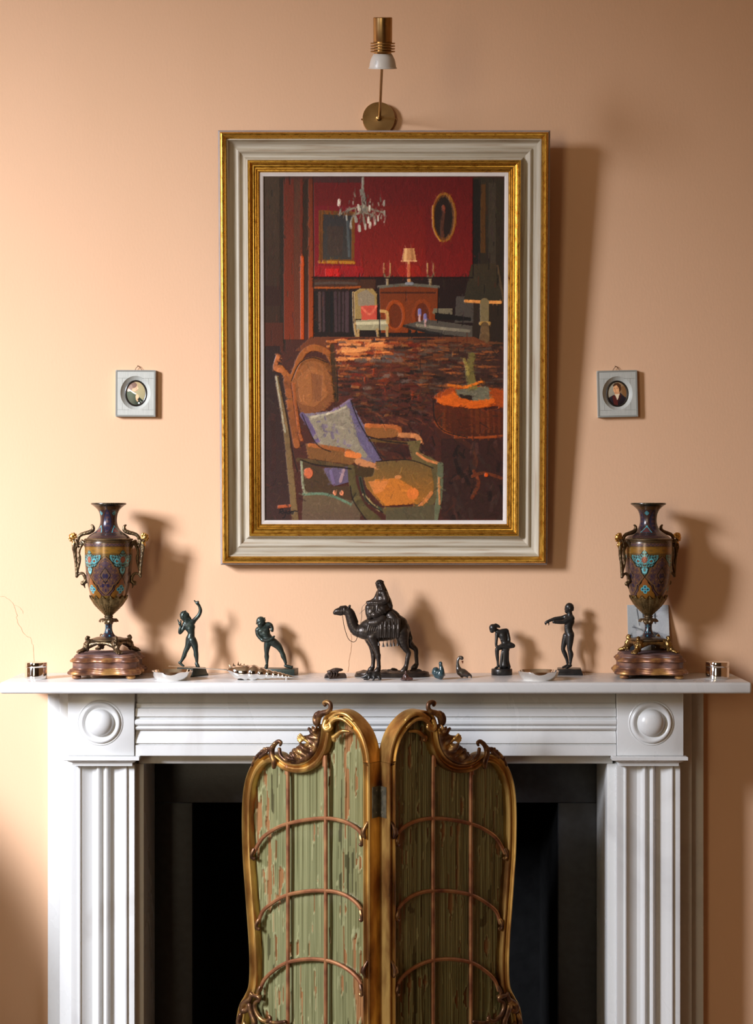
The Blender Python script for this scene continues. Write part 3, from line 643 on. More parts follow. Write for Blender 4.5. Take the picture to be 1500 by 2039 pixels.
    PB([(265, 590), (540, 625), (600, 690), (540, 720), (280, 680)], (116, 76, 40)); LB([(290, 600), (520, 635), (590, 680)], 8, (150, 88, 44)); LB([(520, 655), (590, 665)], 12, (206, 118, 58)); LB([(590, 700), (680, 730)], 14, (182, 122, 78)); LB([(220, 690), (400, 715), (560, 740)], 9, (84, 64, 38)); PB([(540, 720), (690, 740), (680, 790), (600, 800), (560, 770)], (66, 48, 26))
    PB([(370, 740), (540, 730), (550, 820), (440, 850), (400, 820)], (94, 80, 98)); LB([(420, 760), (440, 840)], 6, (112, 94, 120)); LB([(500, 750), (480, 820)], 6, (150, 120, 120))
    PB([(250, 880), (560, 900), (600, 1000), (600, 1070), (240, 1070)], (98, 80, 56), (92, 72, 56)); PB([(230, 700), (370, 740), (430, 850), (540, 850), (560, 940), (250, 880)], (72, 52, 34)); p.ell(*B(282, 770), 9, 11, (184, 98, 62)); p.ell(*B(445, 890), 4, 5, (212, 130, 90)); p.ell(*B(487, 892), 4, 5, (212, 130, 90)); LB([(250, 900), (400, 900), (540, 960)], 5, (96, 116, 92))
    LB([(545, 740), (560, 860), (610, 980), (700, 1060)], (14, 20), (82, 70, 42)); LB([(600, 800), (640, 930), (760, 1010)], 7, (56, 60, 44)); LB([(620, 900), (720, 1000)], 4, (150, 130, 84)); LB([(1060, 740), (1075, 880), (1000, 970), (860, 1000), (760, 1000)], 15, (92, 78, 48)); LB([(1095, 720), (1090, 900), (1060, 1060)], 12, (98, 100, 74)); LB([(930, 1010), (1010, 930), (1040, 890)], 7, (180, 112, 60)); LB([(1085, 800), (1090, 960)], 4, (180, 120, 70))
    PB([(760, 1000), (1060, 960), (1060, 1070), (760, 1070)], (84, 74, 52)); LB([(100, 975), (165, 970)], 6, (150, 76, 44)); LB([(240, 700), (250, 860), (270, 890)], 5, (130, 128, 100))
    # brushwork
    src = p.a.copy()
    p.dabs(2600, (0, 0, 482, 200), PI/2, 0.35, 11, 2.4, 0.09, 0.38, src); p.dabs(1500, (95, 180, 482, 330), 0.9, 0.9, 5, 2.0, 0.10, 0.4, src)
    p.dabs(2200, (130, 325, 482, 500), 0.05, 0.35, 9, 2.2, 0.12, 0.45, src); p.dabs(3600, (0, 330, 482, 680), 1.0, 0.8, 8, 2.6, 0.10, 0.42, src)
    for i in range(520):                             # broken colour in the darks
        x, y = random.uniform(0, 482), random.uniform(0, 680); c0 = p.a[int(min(y, 679)), int(min(x, 481))]
        if c0.sum() > 0.75 or (95 < x < 425 and y < 205): continue
        v = np.array(random.choice([(96, 44, 26), (62, 52, 38), (40, 24, 20), (84, 60, 40), (48, 34, 34), (24, 18, 16), (70, 46, 50)]))*random.uniform(0.7, 1.05)
        an = (PI/2 if y < 330 else random.uniform(0, PI)); l = random.uniform(3, 11); p.line([(x-math.cos(an)*l, y-math.sin(an)*l), (x+math.cos(an)*l, y+math.sin(an)*l)], random.uniform(1.2, 3.2), v, al=0.45, sm=False)
    # drawn darks that pull the forms together
    for q, w in (([(100, 190), (150, 420), (185, 640), (215, 760)], 2.2), ([(235, 690), (330, 720), (470, 735), (545, 745)], 3.0), ([(640, 545), (760, 575), (890, 590)], 2.6), ([(545, 330), (600, 470), (680, 600), (735, 690)], 2.4), ([(245, 415), (330, 590), (420, 640)], 2.0), ([(600, 800), (640, 930), (740, 1010)], 2.6), ([(1050, 330), (1060, 440), (1120, 515), (1260, 552)], 2.4), ([(460, 150), (465, 330)], 2.4), ([(540, 850), (560, 940), (640, 1060)], 2.4), ([(180, 210), (230, 105), (310, 70), (400, 100)], 1.8), ([(700, 700), (900, 690), (1050, 740)], 2.0)):
        LB(q, w, (30, 20, 18), al=0.75)
    for q, w in (([(315, 30), (318, 620), (316, 990)], 2.0), ([(715, 690), (722, 960)], 2.2), ([(1080, 690), (1075, 900)], 2.0), ([(560, 720), (565, 900)], 1.6), ([(1290, 40), (1292, 620)], 2.4), ([(310, 628), (700, 632), (1290, 630)], 3.0)):
        LA(q, w, (26, 16, 16), al=0.75)
    p.a = np.clip(p.a, 0, 1)**1.10*1.03
    p.a *= (1+0.035*np.sin(p.xx*2.2)*np.sin(p.yy*2.2)+rng.normal(0, 0.03, p.xx.shape))[..., None]
    p.rect(0, 0, 482, 2.5, (44, 28, 24)); p.rect(0, 0, 2.5, 680, (40, 26, 22))
    # signature
    ink = (22, 16, 18)
    for q in ([(100, 1018), (110, 990)], [(104, 995), (122, 990), (124, 1002), (108, 1008), (126, 1020)], [(128, 1004), (134, 1014), (146, 1000)], [(146, 1000), (134, 1040), (122, 1044)], [(166, 1004), (152, 1008), (152, 1018), (166, 1016)], [(170, 980), (164, 1020)],
              [(172, 1012), (184, 1006), (176, 1004), (172, 1014), (184, 1020)], [(186, 1020), (190, 1004), (200, 1002), (214, 1004)]):
        LB(q, 1.7, ink, jit=0)
    return p

SCN = 0.0; PW, PH = 0.6455, 0.8475
FS = S(0.045)*1e-3
paint_root = thing('framed_painting', 'large oil painting of a red drawing room in a gilt and grey frame', 'painting', (XD(765.0, 0.045), -0.004, ZD(1125.0, 0.045)+0.001))
paint_root.rotation_euler = (math.radians(3.9), 0, 0)
# local frame: x across, z up from the lower edge, -y towards the room
cz = PH/2
M_cream = mat('rubbed_grey_paint', [(0.29, 0.19, 0.12), (0.43, 0.37, 0.27), (0.48, 0.43, 0.335), (0.44, 0.38, 0.285)], rough=0.55, scale=5, stretch=(1.6, 36, 1), detail=4, stops=[0.22, 0.42, 0.58, 0.78], uv=True, bump=0.15, bscale=12)
M_edge = mat('grey_frame_edge', [(0.27, 0.225, 0.21), (0.34, 0.29, 0.27)], rough=0.6, scale=20)
M_slip = mat('white_slip', [(0.62, 0.56, 0.51), (0.68, 0.62, 0.57)], rough=0.6, scale=30)
M_fgilt = mat('frame_gilt', [(0.36, 0.12, 0.03), (0.66, 0.36, 0.055), (0.73, 0.42, 0.075), (0.60, 0.31, 0.05)], rough=0.29, metal=0.95, scale=9, stretch=(9, 22, 1), detail=5, stops=[0.24, 0.35, 0.62, 0.80], uv=True, rough_var=0.07, bump=0.05, bscale=9)
mm = lambda pr: [(a*FS, h*0.92e-3) for a, h in pr]
holder = paint_root
def fr(name, pr, m): 
    o = rect_moulding(name, PW, PH, mm(pr), m, holder); o.location = (0, 0, cz); return o
fr('frame_edge', [(10, 0), (0, 0), (0, 27), (1.5, 29.5), (3.6, 30.5)], M_edge)
fr('outer_gilt_moulding', [(3.6, 30.5), (4.2, 34), (6, 37.5), (8.5, 39), (11, 38.3), (13.5, 35.5), (15.5, 31.5), (16.6, 28)], M_fgilt)
fr('grey_moulding', [(16.6, 28), (17.2, 29), (19.0, 29.2), (19.6, 26.5), (22, 21.5), (26, 18.0), (31, 16.5), (34, 17.2), (36.5, 20.6), (39, 21.6), (41.5, 20.4), (44, 16.8), (48, 14.8), (51, 15.4), (53, 18.6), (54, 21.2), (55, 21.0), (55.4, 25.4), (57.6, 26.8), (58, 26)], M_cream)
fr('inner_gilt_moulding', [(58, 26), (58.4, 30), (60, 32), (62.2, 32), (64, 30.4), (65, 28), (68, 26.8), (69.5, 27.2), (71.5, 26.5), (72.2, 24), (74.2, 24.2), (75.6, 22.8), (76.2, 20), (78.2, 20.3), (80, 18.6), (80.6, 16)], M_fgilt)
fr('linen_slip', [(80.6, 16), (81.2, 17), (84, 16.2), (88, 14), (88.6, 11.5)], M_slip)
M_canvas = mat('oil_paint', [(1, 1, 1)], rough=0.42, attr='paint', bump=0.25, bscale=420, bdist=0.0008, spec=0.35)
pc = paint_interior()
cw, ch_ = PW-2*87.5*FS, PH-2*87.5*FS
cv = painted_grid('canvas', pc, cw, ch_, M_canvas, holder, gain=1.2, relief=0.0008); cv.location = (0, -0.0106, cz)
b = MB(); b.box(-PW/2+0.02, PW/2-0.02, -0.009, -0.001, 0.02, PH-0.02); b.build('backboard', mat('brown_backboard', [(0.1, 0.06, 0.03)], rough=0.8), holder, smooth=False)

# ------------------------------------------------------------------ picture light above the frame
pl = thing('picture_light', 'brass picture light with a white bulb above the painting', 'lamp', P(754.5, 238.7, 0.0))
o0 = Vector(pl.location); f = lambda px, py, d: tuple(P(px, py, d)-o0)
b = MB(); r = 0.0322; b.lathe([(r*0.98, 0.0), (r, 0.002), (r, 0.0125), (r*0.985, 0.0138), (0.0005, 0.0142)], 64); b.V = [(x, -z, y) for x, y, z in b.V]; plate = b.build('wall_plate', M_brass, pl)
for sx in (-1, 1):
    b = MB(); b.lathe([(0.0019, 0), (0.0019, 0.0022), (0.0013, 0.0028)], 12); b.V = [(sx*(r+z*1.0), -0.0065+y, -0.001+x) for x, y, z in b.V]; b.build('screw', M_brass, plate)
b = MB(); b.lathe([(0.0058, 0.0), (0.0058, 0.004), (0.0045, 0.0065), (0.0034, 0.007)], 20); b.V = [(x, -0.014-z, y) for x, y, z in b.V]; b.build('collar', M_brass, plate)
tl = math.radians(17); ld_ = 0.36; head = Vector(f(762.4, 137, ld_)); ax = Vector((0, -math.sin(tl), math.cos(tl)))   # lower end tips towards the wall
uu = Vector((1, 0, 0)); ww = ax.cross(uu)
sf_ = S(ld_)*1.0
def on_axis(b): b.V = [tuple(head+uu*x*sf_+ww*y*sf_+ax*z) for x, y, z in b.V]; return b
k = S(ld_)*1e-3/math.cos(math.radians(4))
b = MB(); b.lathe([(0.0184, 49*k), (0.0188, 50*k), (0.0188, 97*k), (0.018, 98*k), (0.0005, 98*k)], 48); sock = on_axis(b).build('lamp_body', M_brass, pl)
for i in range(4):
    z0 = (31.2+i*5.2)*k; b = MB(); b.lathe([(0.019, z0), (0.0243, z0+0.0002), (0.0248, z0+0.0012), (0.0243, z0+0.0024), (0.019, z0+0.0026)], 48); on_axis(b).build('cooling_ring', M_brass, sock)
b = MB(); b.lathe([(0.0165, 28*k), (0.0172, 29*k), (0.0172, 52*k), (0.016, 52.5*k)], 40); on_axis(b).build('neck', M_brass, sock)
M_por = mat('white_ceramic', [(0.60, 0.57, 0.52)], rough=0.35)
bp_ = [(0.0165, 29), (0.0182, 27.5), (0.0212, 23), (0.0240, 17), (0.0258, 10), (0.0266, 4), (0.0272, 2.2), (0.0284, 1.6), (0.0285, 0.2), (0.0265, 0.0), (0.0250, 1.0), (0.012, 3.0), (0.0005, 3.2)]
b = MB(); b.lathe([(a, z*k) for a, z in bp_], 56, cap=False); bulb = on_axis(b).build('bulb', M_por, pl)
# small printed mark on the bulb
M_mark = mat('grey_print', [(0.32, 0.34, 0.36)], rough=0.6)
mk_ = MB()
def on_bulb(a, z): 
    rr = np.interp(z, [4, 10, 17, 23], [0.0268, 0.0260, 0.0242, 0.0214])*sf_; return tuple(head+uu*(rr*math.sin(a))+ww*(rr*math.cos(a)*(-1 if ww.y > 0 else 1))+ax*(z*k))
pts = [on_bulb(math.radians(-32)+0.05*math.cos(t), 12+3.2*math.sin(t)) for t in np.linspace(0, 2*PI, 20)[:-1]]; mk_.tube(pts, 0.0002, 5, closed=True)
mk_.tube([on_bulb(math.radians(-40), 17.5), on_bulb(math.radians(-24), 17.5)], 0.00018, 5); mk_.build('printed_mark', M_mark, bulb)
b = MB(); A_ = Vector(f(756.3, 236, 0.016)); E_ = head+ax*(44*k)+Vector((0, 0.016, 0)); b.tube([tuple(A_), tuple(A_.lerp(E_, 0.5)), tuple(E_)], 0.00275, 14); b.build('arm', M_brass, pl)
# ------------------------------------------------------------------ miniature portraits
M_ivory = mat('ivory_veneer', [(0.42, 0.435, 0.395), (0.50, 0.51, 0.465)], rough=0.38, scale=12, stretch=(40, 1, 4))
M_line = mat('dark_scored_line', [(0.17, 0.165, 0.14)], rough=0.7)
M_ring = mat('black_lacquer', [(0.018, 0.014, 0.011)], rough=0.25)
M_mini = mat('miniature_paint', [(1, 1, 1)], rough=0.25, attr='paint')
M_wire = mat('brown_wire', [(0.10, 0.045, 0.02)], rough=0.5)
def portrait_a():
    p = Paint(72, 90, (150, 128, 92)); p.rect(0, 0, 72, 90, (158, 136, 100), (120, 120, 96)); p.ell(58, 40, 22, 26, (150, 140, 104), al=0.6)
    p.poly([(0, 40), (14, 34), (34, 46), (52, 62), (72, 84), (72, 90), (0, 90)], (44, 66, 50), (26, 38, 30)); p.poly([(40, 52), (72, 84), (72, 90), (50, 90)], (28, 36, 30))
    p.ell(31, 24, 12, 14, (196, 150, 118)); p.poly([(40, 20), (46, 27), (41, 31)], (206, 160, 128)); p.ell(24, 14, 16, 12, (104, 78, 68)); p.ell(15, 24, 9, 13, (124, 100, 90)); p.ell(9, 33, 6, 6, (170, 160, 150))
    p.ell(38, 25, 1.6, 1.4, (60, 40, 34)); p.line([(37, 34), (41, 34)], 1.4, (150, 80, 66)); p.line([(15, 34), (26, 42), (36, 48)], 4, (214, 206, 190)); p.ell(41, 58, 6, 9, (206, 160, 124)); p.line([(38, 66), (42, 74)], 5, (196, 148, 112))
    p.ell(47, 82, 3.5, 3, (220, 214, 200)); p.line([(52, 74), (58, 80)], 2, (150, 150, 130)); return p
def portrait_b():
    p = Paint(72, 90, (128, 120, 104)); p.rect(0, 0, 34, 90, (142, 136, 118), (120, 112, 98)); p.rect(34, 0, 72, 90, (134, 108, 78), (104, 76, 54)); p.poly([(50, 20), (72, 10), (72, 60), (56, 50)], (118, 84, 52))
    p.poly([(0, 62), (22, 50), (48, 42), (64, 58), (72, 62), (72, 90), (0, 90)], (44, 38, 44), (28, 22, 24)); p.ell(33, 28, 11.5, 17, (196, 144, 100)); p.poly([(28, 40), (44, 38), (46, 50), (34, 56), (26, 50)], (180, 130, 92))
    p.poly([(20, 14), (28, 4), (40, 4), (50, 12), (51, 30), (44, 40), (42, 24), (34, 12), (24, 18)], (70, 44, 28)); p.ell(27, 27, 1.6, 1.3, (44, 28, 22)); p.ell(36, 26, 1.6, 1.3, (44, 28, 22)); p.line([(25, 24), (29, 23.5)], 1.2, (84, 52, 34)); p.line([(34, 23), (39, 23)], 1.2, (84, 52, 34))
    p.line([(30, 28), (28.5, 34), (31, 35)], 1.3, (160, 106, 72)); p.line([(27.5, 39.5), (33, 39.5)], 1.5, (150, 76, 60)); p.poly([(26, 48), (44, 46), (40, 62), (36, 70), (30, 60)], (196, 178, 150)); p.line([(30, 54), (36, 68)], 1, (150, 130, 108))
    p.poly([(18, 54), (28, 50), (38, 76), (38, 90), (24, 90)], (74, 32, 28)); p.poly([(46, 46), (52, 52), (40, 76), (38, 70)], (60, 28, 24)); return p
def miniature(label, pic, cxp, cyp, rot, ring_px):
    w, h, dep = 0.0800, 0.0932, 0.012
    t = thing('portrait_miniature', label, 'portrait', P(cxp, cyp, 0.0), group='ivory framed portrait miniatures'); t.rotation_euler = (0, rot, 0)
    oa, ob = 0.0300, 0.0335; n = 48; xo, zo = 0.0, 0.0012
    # frame body with an oval well: ring of quads from rectangle edge to ellipse
    V = []; F = []
    def rectpt(a):
        c, s_ = math.cos(a), math.sin(a); k_ = min((w/2-0.0004)/max(abs(c), 1e-9), (h/2-0.0004)/max(abs(s_), 1e-9)); return c*k_, s_*k_
    angs = sorted(set([2*PI*i/n for i in range(n)]+[math.atan2(sz*h, sx*w) % (2*PI) for sx in (-1, 1) for sz in (-1, 1)])); n = len(angs)
    rings = []
    for a in angs: rings.append(rectpt(a)+(0.0,))
    for a in angs: rings.append(rectpt(a)+(-dep,))
    for a in angs: rings.append((xo+oa*math.cos(a), zo+ob*math.sin(a), -dep))
    for a in angs: rings.append((xo+oa*0.97*math.cos(a), zo+ob*0.97*math.sin(a), -dep+0.0012))
    for a in angs: rings.append((xo+0.0222*math.cos(a), zo-0.0006+0.0264*math.sin(a), -0.0062))
    V = [(x, y, z) for x, z, y in rings]
    for j in range(4):
        for i in range(n): k_ = (i+1) % n; F.append((j*n+i, j*n+k_, (j+1)*n+k_, (j+1)*n+i))
    F.append(tuple(range(n)))
    me = mk('frame', V, F, M_ivory, t, smooth=True, angle=30, fixn=True)
    b = MB()
    pts = [(xo+0.0205*math.cos(2*PI*i/48), -0.0064, zo-0.0006+0.0246*math.sin(2*PI*i/48)) for i in range(48)]; b.tube(pts, 0.0018, 8, closed=True); b.build('black_ring', M_ring, t)
    msk = ((np.mgrid[0:90, 0:72][1]-35.5)/35.5)**2+((np.mgrid[0:90, 0:72][0]-44.5)/44.5)**2 < 1.02
    def dome(V_): 
        r2 = (V_[..., 0]/0.0195)**2+(V_[..., 2]/0.0235)**2; V_[..., 1] = -0.0012*np.clip(1-r2, 0, 1); return V_
    pg = painted_grid('portrait', pic, 0.0385, 0.0465, M_mini, t, gain=1.5, mask=msk, warp=dome); pg.location = (xo, -0.0060, zo-0.0006)
    # scored joints of the veneer
    q = dep+0.0001; e = 0.00022; jt = []
    for zz in (0.0300, -0.0326): jt += [(-w/2+0.004, xo-oa*0.42, zz-e, zz+e), (xo+oa*0.42, w/2-0.004, zz-e, zz+e)]
    for xx in (-0.0264, 0.0256): jt += [(xx-e, xx+e, -0.0326, -0.018), (xx-e, xx+e, 0.018, 0.0300)]
    for x0_, x1_, z0_, z1_ in jt:
        b = MB(); b.box(x0_, x1_, -q, -q+0.0004, z0_, z1_); b.build('scored_joint', M_line, t, smooth=False)
    # rope-twist border, ivory cord with dark gaps
    b = MB(); d_ = MB(); per = [(-w/2+0.0019, h/2-0.0019, 1, 0, w-0.0038), (w/2-0.0019, h/2-0.0019, 0, -1, h-0.0038), (w/2-0.0019, -h/2+0.0019, -1, 0, w-0.0038), (-w/2+0.0019, -h/2+0.0019, 0, 1, h-0.0038)]
    for x, z, dx, dz, ln in per:
        d_.add([(x+dx*ln*tt+(-dz)*s1*0.0017, -dep-yy, z+dz*ln*tt+dx*s1*0.0017) for tt in (0, 1) for s1 in (-1, 1) for yy in (0, 0.0003)], [(0, 1, 3, 2), (4, 6, 7, 5), (0, 4, 5, 1), (2, 3, 7, 6), (1, 5, 7, 3), (0, 2, 6, 4)])
        m_ = int(ln/0.00215)
        for i in range(m_):
            s_ = (i+0.5)/m_*ln; cx_, cz_ = x+dx*s_, z+dz*s_
            a0 = (cx_-dx*0.0009+dz*0.0013, -dep-0.0005, cz_-dz*0.0009-dx*0.0013); a1 = (cx_+dx*0.0009-dz*0.0013, -dep-0.0005, cz_+dz*0.0009+dx*0.0013)
            b.tube([a0, tuple((Vector(a0)+Vector(a1))/2), a1], [0.00035, 0.00062, 0.00035], 5)
    d_.build('border_ground', M_line, t, smooth=False); b.build('rope_border', M_ivory, t)['kind'] = 'stuff'
    rx = ring_px; top = h/2
    b = MB(); b.tube([(rx-0.0068, -0.004, top-0.001), (rx-0.0045, -0.005, top+0.004), (rx-0.001, -0.004, top+0.0075), (rx+0.002, -0.004, top+0.0072), (rx+0.0055, -0.004, top+0.003), (rx+0.0075, -0.004, top-0.001)], 0.00055, 7); b.tube([(rx-0.0015, 0.0005, top+0.0095), (rx-0.0012, -0.006, top+0.0085)], 0.0006, 6)
    b.build('hanging_wire', M_wire, t)
    return t
miniature('small ivory framed oval miniature of a sitter in profile wearing green', portrait_a(), 271.6, 784.6, math.radians(0.3), 0.004)
miniature('small ivory framed oval miniature of a sitter in dark coat and white cravat', portrait_b(), 1228.6, 785.4, math.radians(-1.3), -0.001)

# ------------------------------------------------------------------ enamelled vases on carved stands
M_enamel = mat('cloisonne_enamel', [(1, 1, 1)], rough=0.26, attr='paint', metal=0.25, bump=0.08, bscale=500, bdist=0.0004, coat=0.35)
M_vbronze = mat('vase_bronze', [(0.075, 0.050, 0.028), (0.15, 0.10, 0.050), (0.11, 0.085, 0.055)], rough=0.38, metal=0.8, scale=70, bump=0.25, bscale=260, bdist=0.0008)
M_vgold = mat('vase_gilding', [(0.46, 0.24, 0.06), (0.66, 0.40, 0.12)], rough=0.32, metal=0.95, scale=80, bump=0.2, bscale=260, bdist=0.0006)
M_leafb = mat('chased_bronze', [(0.12, 0.085, 0.035), (0.27, 0.19, 0.08)], rough=0.36, metal=0.85, scale=120, bump=0.5, bscale=300, bdist=0.0012)
VS = 0.2133*S(0.08)*1e-3                        # metres per measured unit of the vase crop
VB = 1545.0                                     # the unit row where the feet stand
vz = lambda y: (VB-y)*VS
VPROF = [(160, 150), (165, 143), (168, 148), (168, 156), (160, 166), (146, 174), (128, 188), (104, 212), (90, 236), (82, 262), (77.5, 300), (79, 335), (88, 368), (104, 396), (126, 418), (156, 438), (182, 456), (196, 470), (199, 478),
         (206, 482), (218, 485), (224, 491), (224, 498), (217, 503), (214, 508), (219, 514), (221.5, 524), (222, 560), (222, 610), (221, 660), (217.5, 720), (212, 790), (204, 860), (194, 915), (183, 960), (171, 1003), (158, 1036), (142, 1062)]
def vase_paint(th, y):
    """enamel decoration from angle (radians, 0 = one large medallion) and measured row"""
    n = th.shape; t = (np.degrees(th)+45) % 90-45                         # four-fold, medallion at 0
    u = t*np.pi/180*220; tc = ((np.degrees(th)) % 90)-45; uc = tc*np.pi/180*220   # cartouche at 45
    C = np.zeros(n+(3,))
    def put(m, c, a=1.0): C[m] = C[m]*(1-a)+np.array(c)*a
    C[:] = (92, 62, 42)
    ns = np.sin(u*0.31+y*0.17)*np.sin(y*0.23-uc*0.19)
    body = y > 512
    put(body, (112, 82, 36)); put(body & (y > 960), (124, 92, 38)); put(body & (ns > 0.55), (98, 72, 40))
    put(y < 182, (52, 44, 30)); put((y < 182) & (np.sin(u*0.25) > 0.6), (66, 62, 44))
    nk = (y >= 182) & (y < 440)
    put(nk, (62, 42, 44)); put(nk & (ns > 0.1), (78, 52, 40)); put(nk & (y < 214), (96, 66, 36))
    wk = np.interp(y, [205, 240, 300, 360, 410, 430], [0, 10, 18, 20, 12, 0]); rr = np.interp(y, [182, 240, 300, 360, 420, 440], [120, 88, 77, 85, 126, 160])
    un = t*np.pi/180*rr; ucn = tc*np.pi/180*rr
    put(nk & (np.abs(un) < wk*2.0+3), (18, 16, 20)); put(nk & (np.abs(un) < wk*2.0), (52, 48, 70)); put(nk & (np.abs(un) < wk*1.1) & (np.sin(y*0.16) > 0), (86, 60, 66)); put(nk & (np.hypot(un, (y-385)*0.8) < 16), (46, 42, 92))
    def floret(cx, cy, s, U):
        m0 = np.zeros(n, bool); m1 = m0.copy()
        for dx, dy in ((0, -1), (0, 1), (-1, 0), (1, 0)):
            d = np.hypot(U-cx-dx*s, (y-cy)-dy*s); m0 |= d < s*0.82; m1 |= d < s*0.42
        put(m0, (96, 190, 200)); put(m1, (18, 66, 96)); put(np.hypot(U-cx, y-cy) < s*0.36, (150, 78, 60))
    nm = nk.copy(); floret(0, 245, 11, ucn*1.0)
    put(nk & (np.abs(ucn) < 46) & (y > 372) & (y < 425) & (np.abs(ucn) < (y-362)*0.9), (40, 88, 104)); put(nk & (np.abs(ucn) < 40) & (y > 380) & (y < 421) & (np.abs(ucn) < (y-372)*0.9) & (ns < 0.45), (126, 52, 44)); put(nk & (np.hypot(ucn, y-368) < 9), (98, 190, 204))
    put(nk & (np.abs(np.abs(ucn)-(y-365)*0.9) < 4) & (y > 376) & (y < 425), (102, 190, 204))
    sh = (y >= 428) & (y < 478); put(sh, (66, 50, 56)); put(sh & (np.sin(u*0.24)*np.sin(y*0.4) > 0.25), (92, 60, 44)); put((y >= 440) & (y < 444), (40, 56, 56))
    put((y >= 476) & (y < 514), (104, 78, 40)); put((y >= 500) & (y < 508), (54, 60, 50))
    bd = (y >= 520) & (y < 556); put(bd, (116, 84, 44)); put(bd & (np.abs((y-538)-9*np.sin(u*0.18)) < 4.5), (58, 50, 92)); put(bd & (np.abs((y-538)+9*np.sin(u*0.18)) < 3), (86, 60, 96)); put(((y >= 518) & (y < 522)) | ((y >= 555) & (y < 558)), (60, 44, 30))
    gb = (y >= 560) & (y < 618); put(gb, (150, 108, 40)); put(gb & (np.sin(u*0.05+1)*np.sin(y*0.13) > 0.45), (132, 96, 40))
    # field between medallions
    put(body & (y > 745) & (y < 1010) & (np.abs(uc) > 60), (92, 64, 66)); 
    og = body & (y > 835) & (np.abs(uc) < (y-820)*0.62); put(og, (142, 94, 36)); put(og & (y < 905) & (np.abs(uc) < 46), (150, 92, 46))
    e = np.abs(np.abs(uc)-(y-820)*0.62-6*np.sin(y*0.09)); put(body & (y > 825) & (y < 1030) & (e < 4.5), (14, 12, 12))
    # cartouche band
    def outline(half, U, Y): 
        hw = np.interp(Y, [p[1] for p in half], [p[0] for p in half], left=-60, right=-60); return hw-np.abs(U)
    cart = [(0, 588), (14, 604), (24, 622), (30, 632), (112, 634), (112, 652), (98, 690), (88, 716), (80, 742), (30, 746), (26, 770), (18, 796), (0, 814)]
    dd = outline(cart, uc/1.15, y); put(body & (dd > -7) & (y > 580), (14, 16, 16)); inn = body & (dd > 0); put(inn, (44, 74, 74))
    put(body & (dd > 0) & (dd < 6), (112, 186, 186)); pat = np.sin(np.abs(uc)*0.13+1.2*np.sin(y*0.07))*np.sin((y-690)*0.12+np.abs(uc)*0.03); put(inn & (np.abs(pat) < 0.20), (108, 172, 170)); put(inn & (pat < -0.55), (84, 66, 46))
    for sx in (-1, 1):
        d = np.hypot(uc-sx*62, y-688); put(inn & (d < 24) & (d > 16), (112, 206, 214)); put(inn & (d <= 9), (150, 84, 52))
    rd = np.hypot(uc, (y-676)*0.95); put(inn & (rd < 36), (84, 176, 180)); put(inn & (rd < 31+4*np.sin(8*np.arctan2(y-676, uc))), (146, 84, 66)); put(inn & (rd < 13), (186, 112, 84)); put(inn & (rd < 5), (132, 60, 48))
    pd = np.hypot(uc, (y-770)*0.8); put(inn & (y > 748) & (pd < 26), (140, 214, 220)); put(inn & (y > 748) & (pd < 15), (52, 140, 150)); put(inn & (y > 748) & (pd < 7), (150, 100, 60))
    floret(0, 950, 22, uc*0.80)
    # large medallion
    med = [(0, 640), (26, 664), (50, 690), (68, 722), (80, 742), (112, 752), (118, 790), (146, 836), (112, 880), (96, 902), (76, 908), (60, 950), (26, 985), (0, 1004)]
    dm = outline(med, u/1.15, y); put(body & (dm > -9) & (y > 630), (12, 10, 12)); mi = body & (dm > 0); put(mi, (122, 88, 56)); put(mi & (dm > 18), (104, 74, 58))
    pat = np.sin(np.abs(u)*0.11+np.sin(y*0.06)*1.6)*np.sin(y*0.095+np.sin(np.abs(u)*0.07)*1.6); put(mi & (np.abs(pat) < 0.09) & (dm > 16), (60, 48, 84)); put(mi & (pat < -0.66) & (dm > 10), (132, 94, 60)); put(mi & (pat > 0.72) & (dm > 14), (50, 42, 96))
    cd = np.abs(u)+np.abs(y-820)*0.72; put(mi & (cd < 58), (14, 12, 14)); put(mi & (cd < 49), (104, 78, 62)); 
    for sx in (-1, 1): put(mi & (np.hypot((u-sx*15)*1.2, (y-826)*0.7) < 17), (46, 40, 104)); put(mi & (np.hypot(u-sx*26, (y-915)*0.8) < 15), (48, 40, 100))
    put(mi & (np.hypot(u, (y-960)*0.8) < 12), (56, 42, 92)); r7 = np.hypot(np.abs(u)-14, y-712); put(mi & (r7 < 17) & (r7 > 11), (78, 62, 96)); put(mi & (np.abs(u) < 3) & (y > 660) & (y < 900), (60, 44, 60))
    C[..., 2] = np.minimum(C[..., 2], C[..., 1]+26)
    return np.clip(C*(0.94+0.10*ns[..., None]), 0, 255)

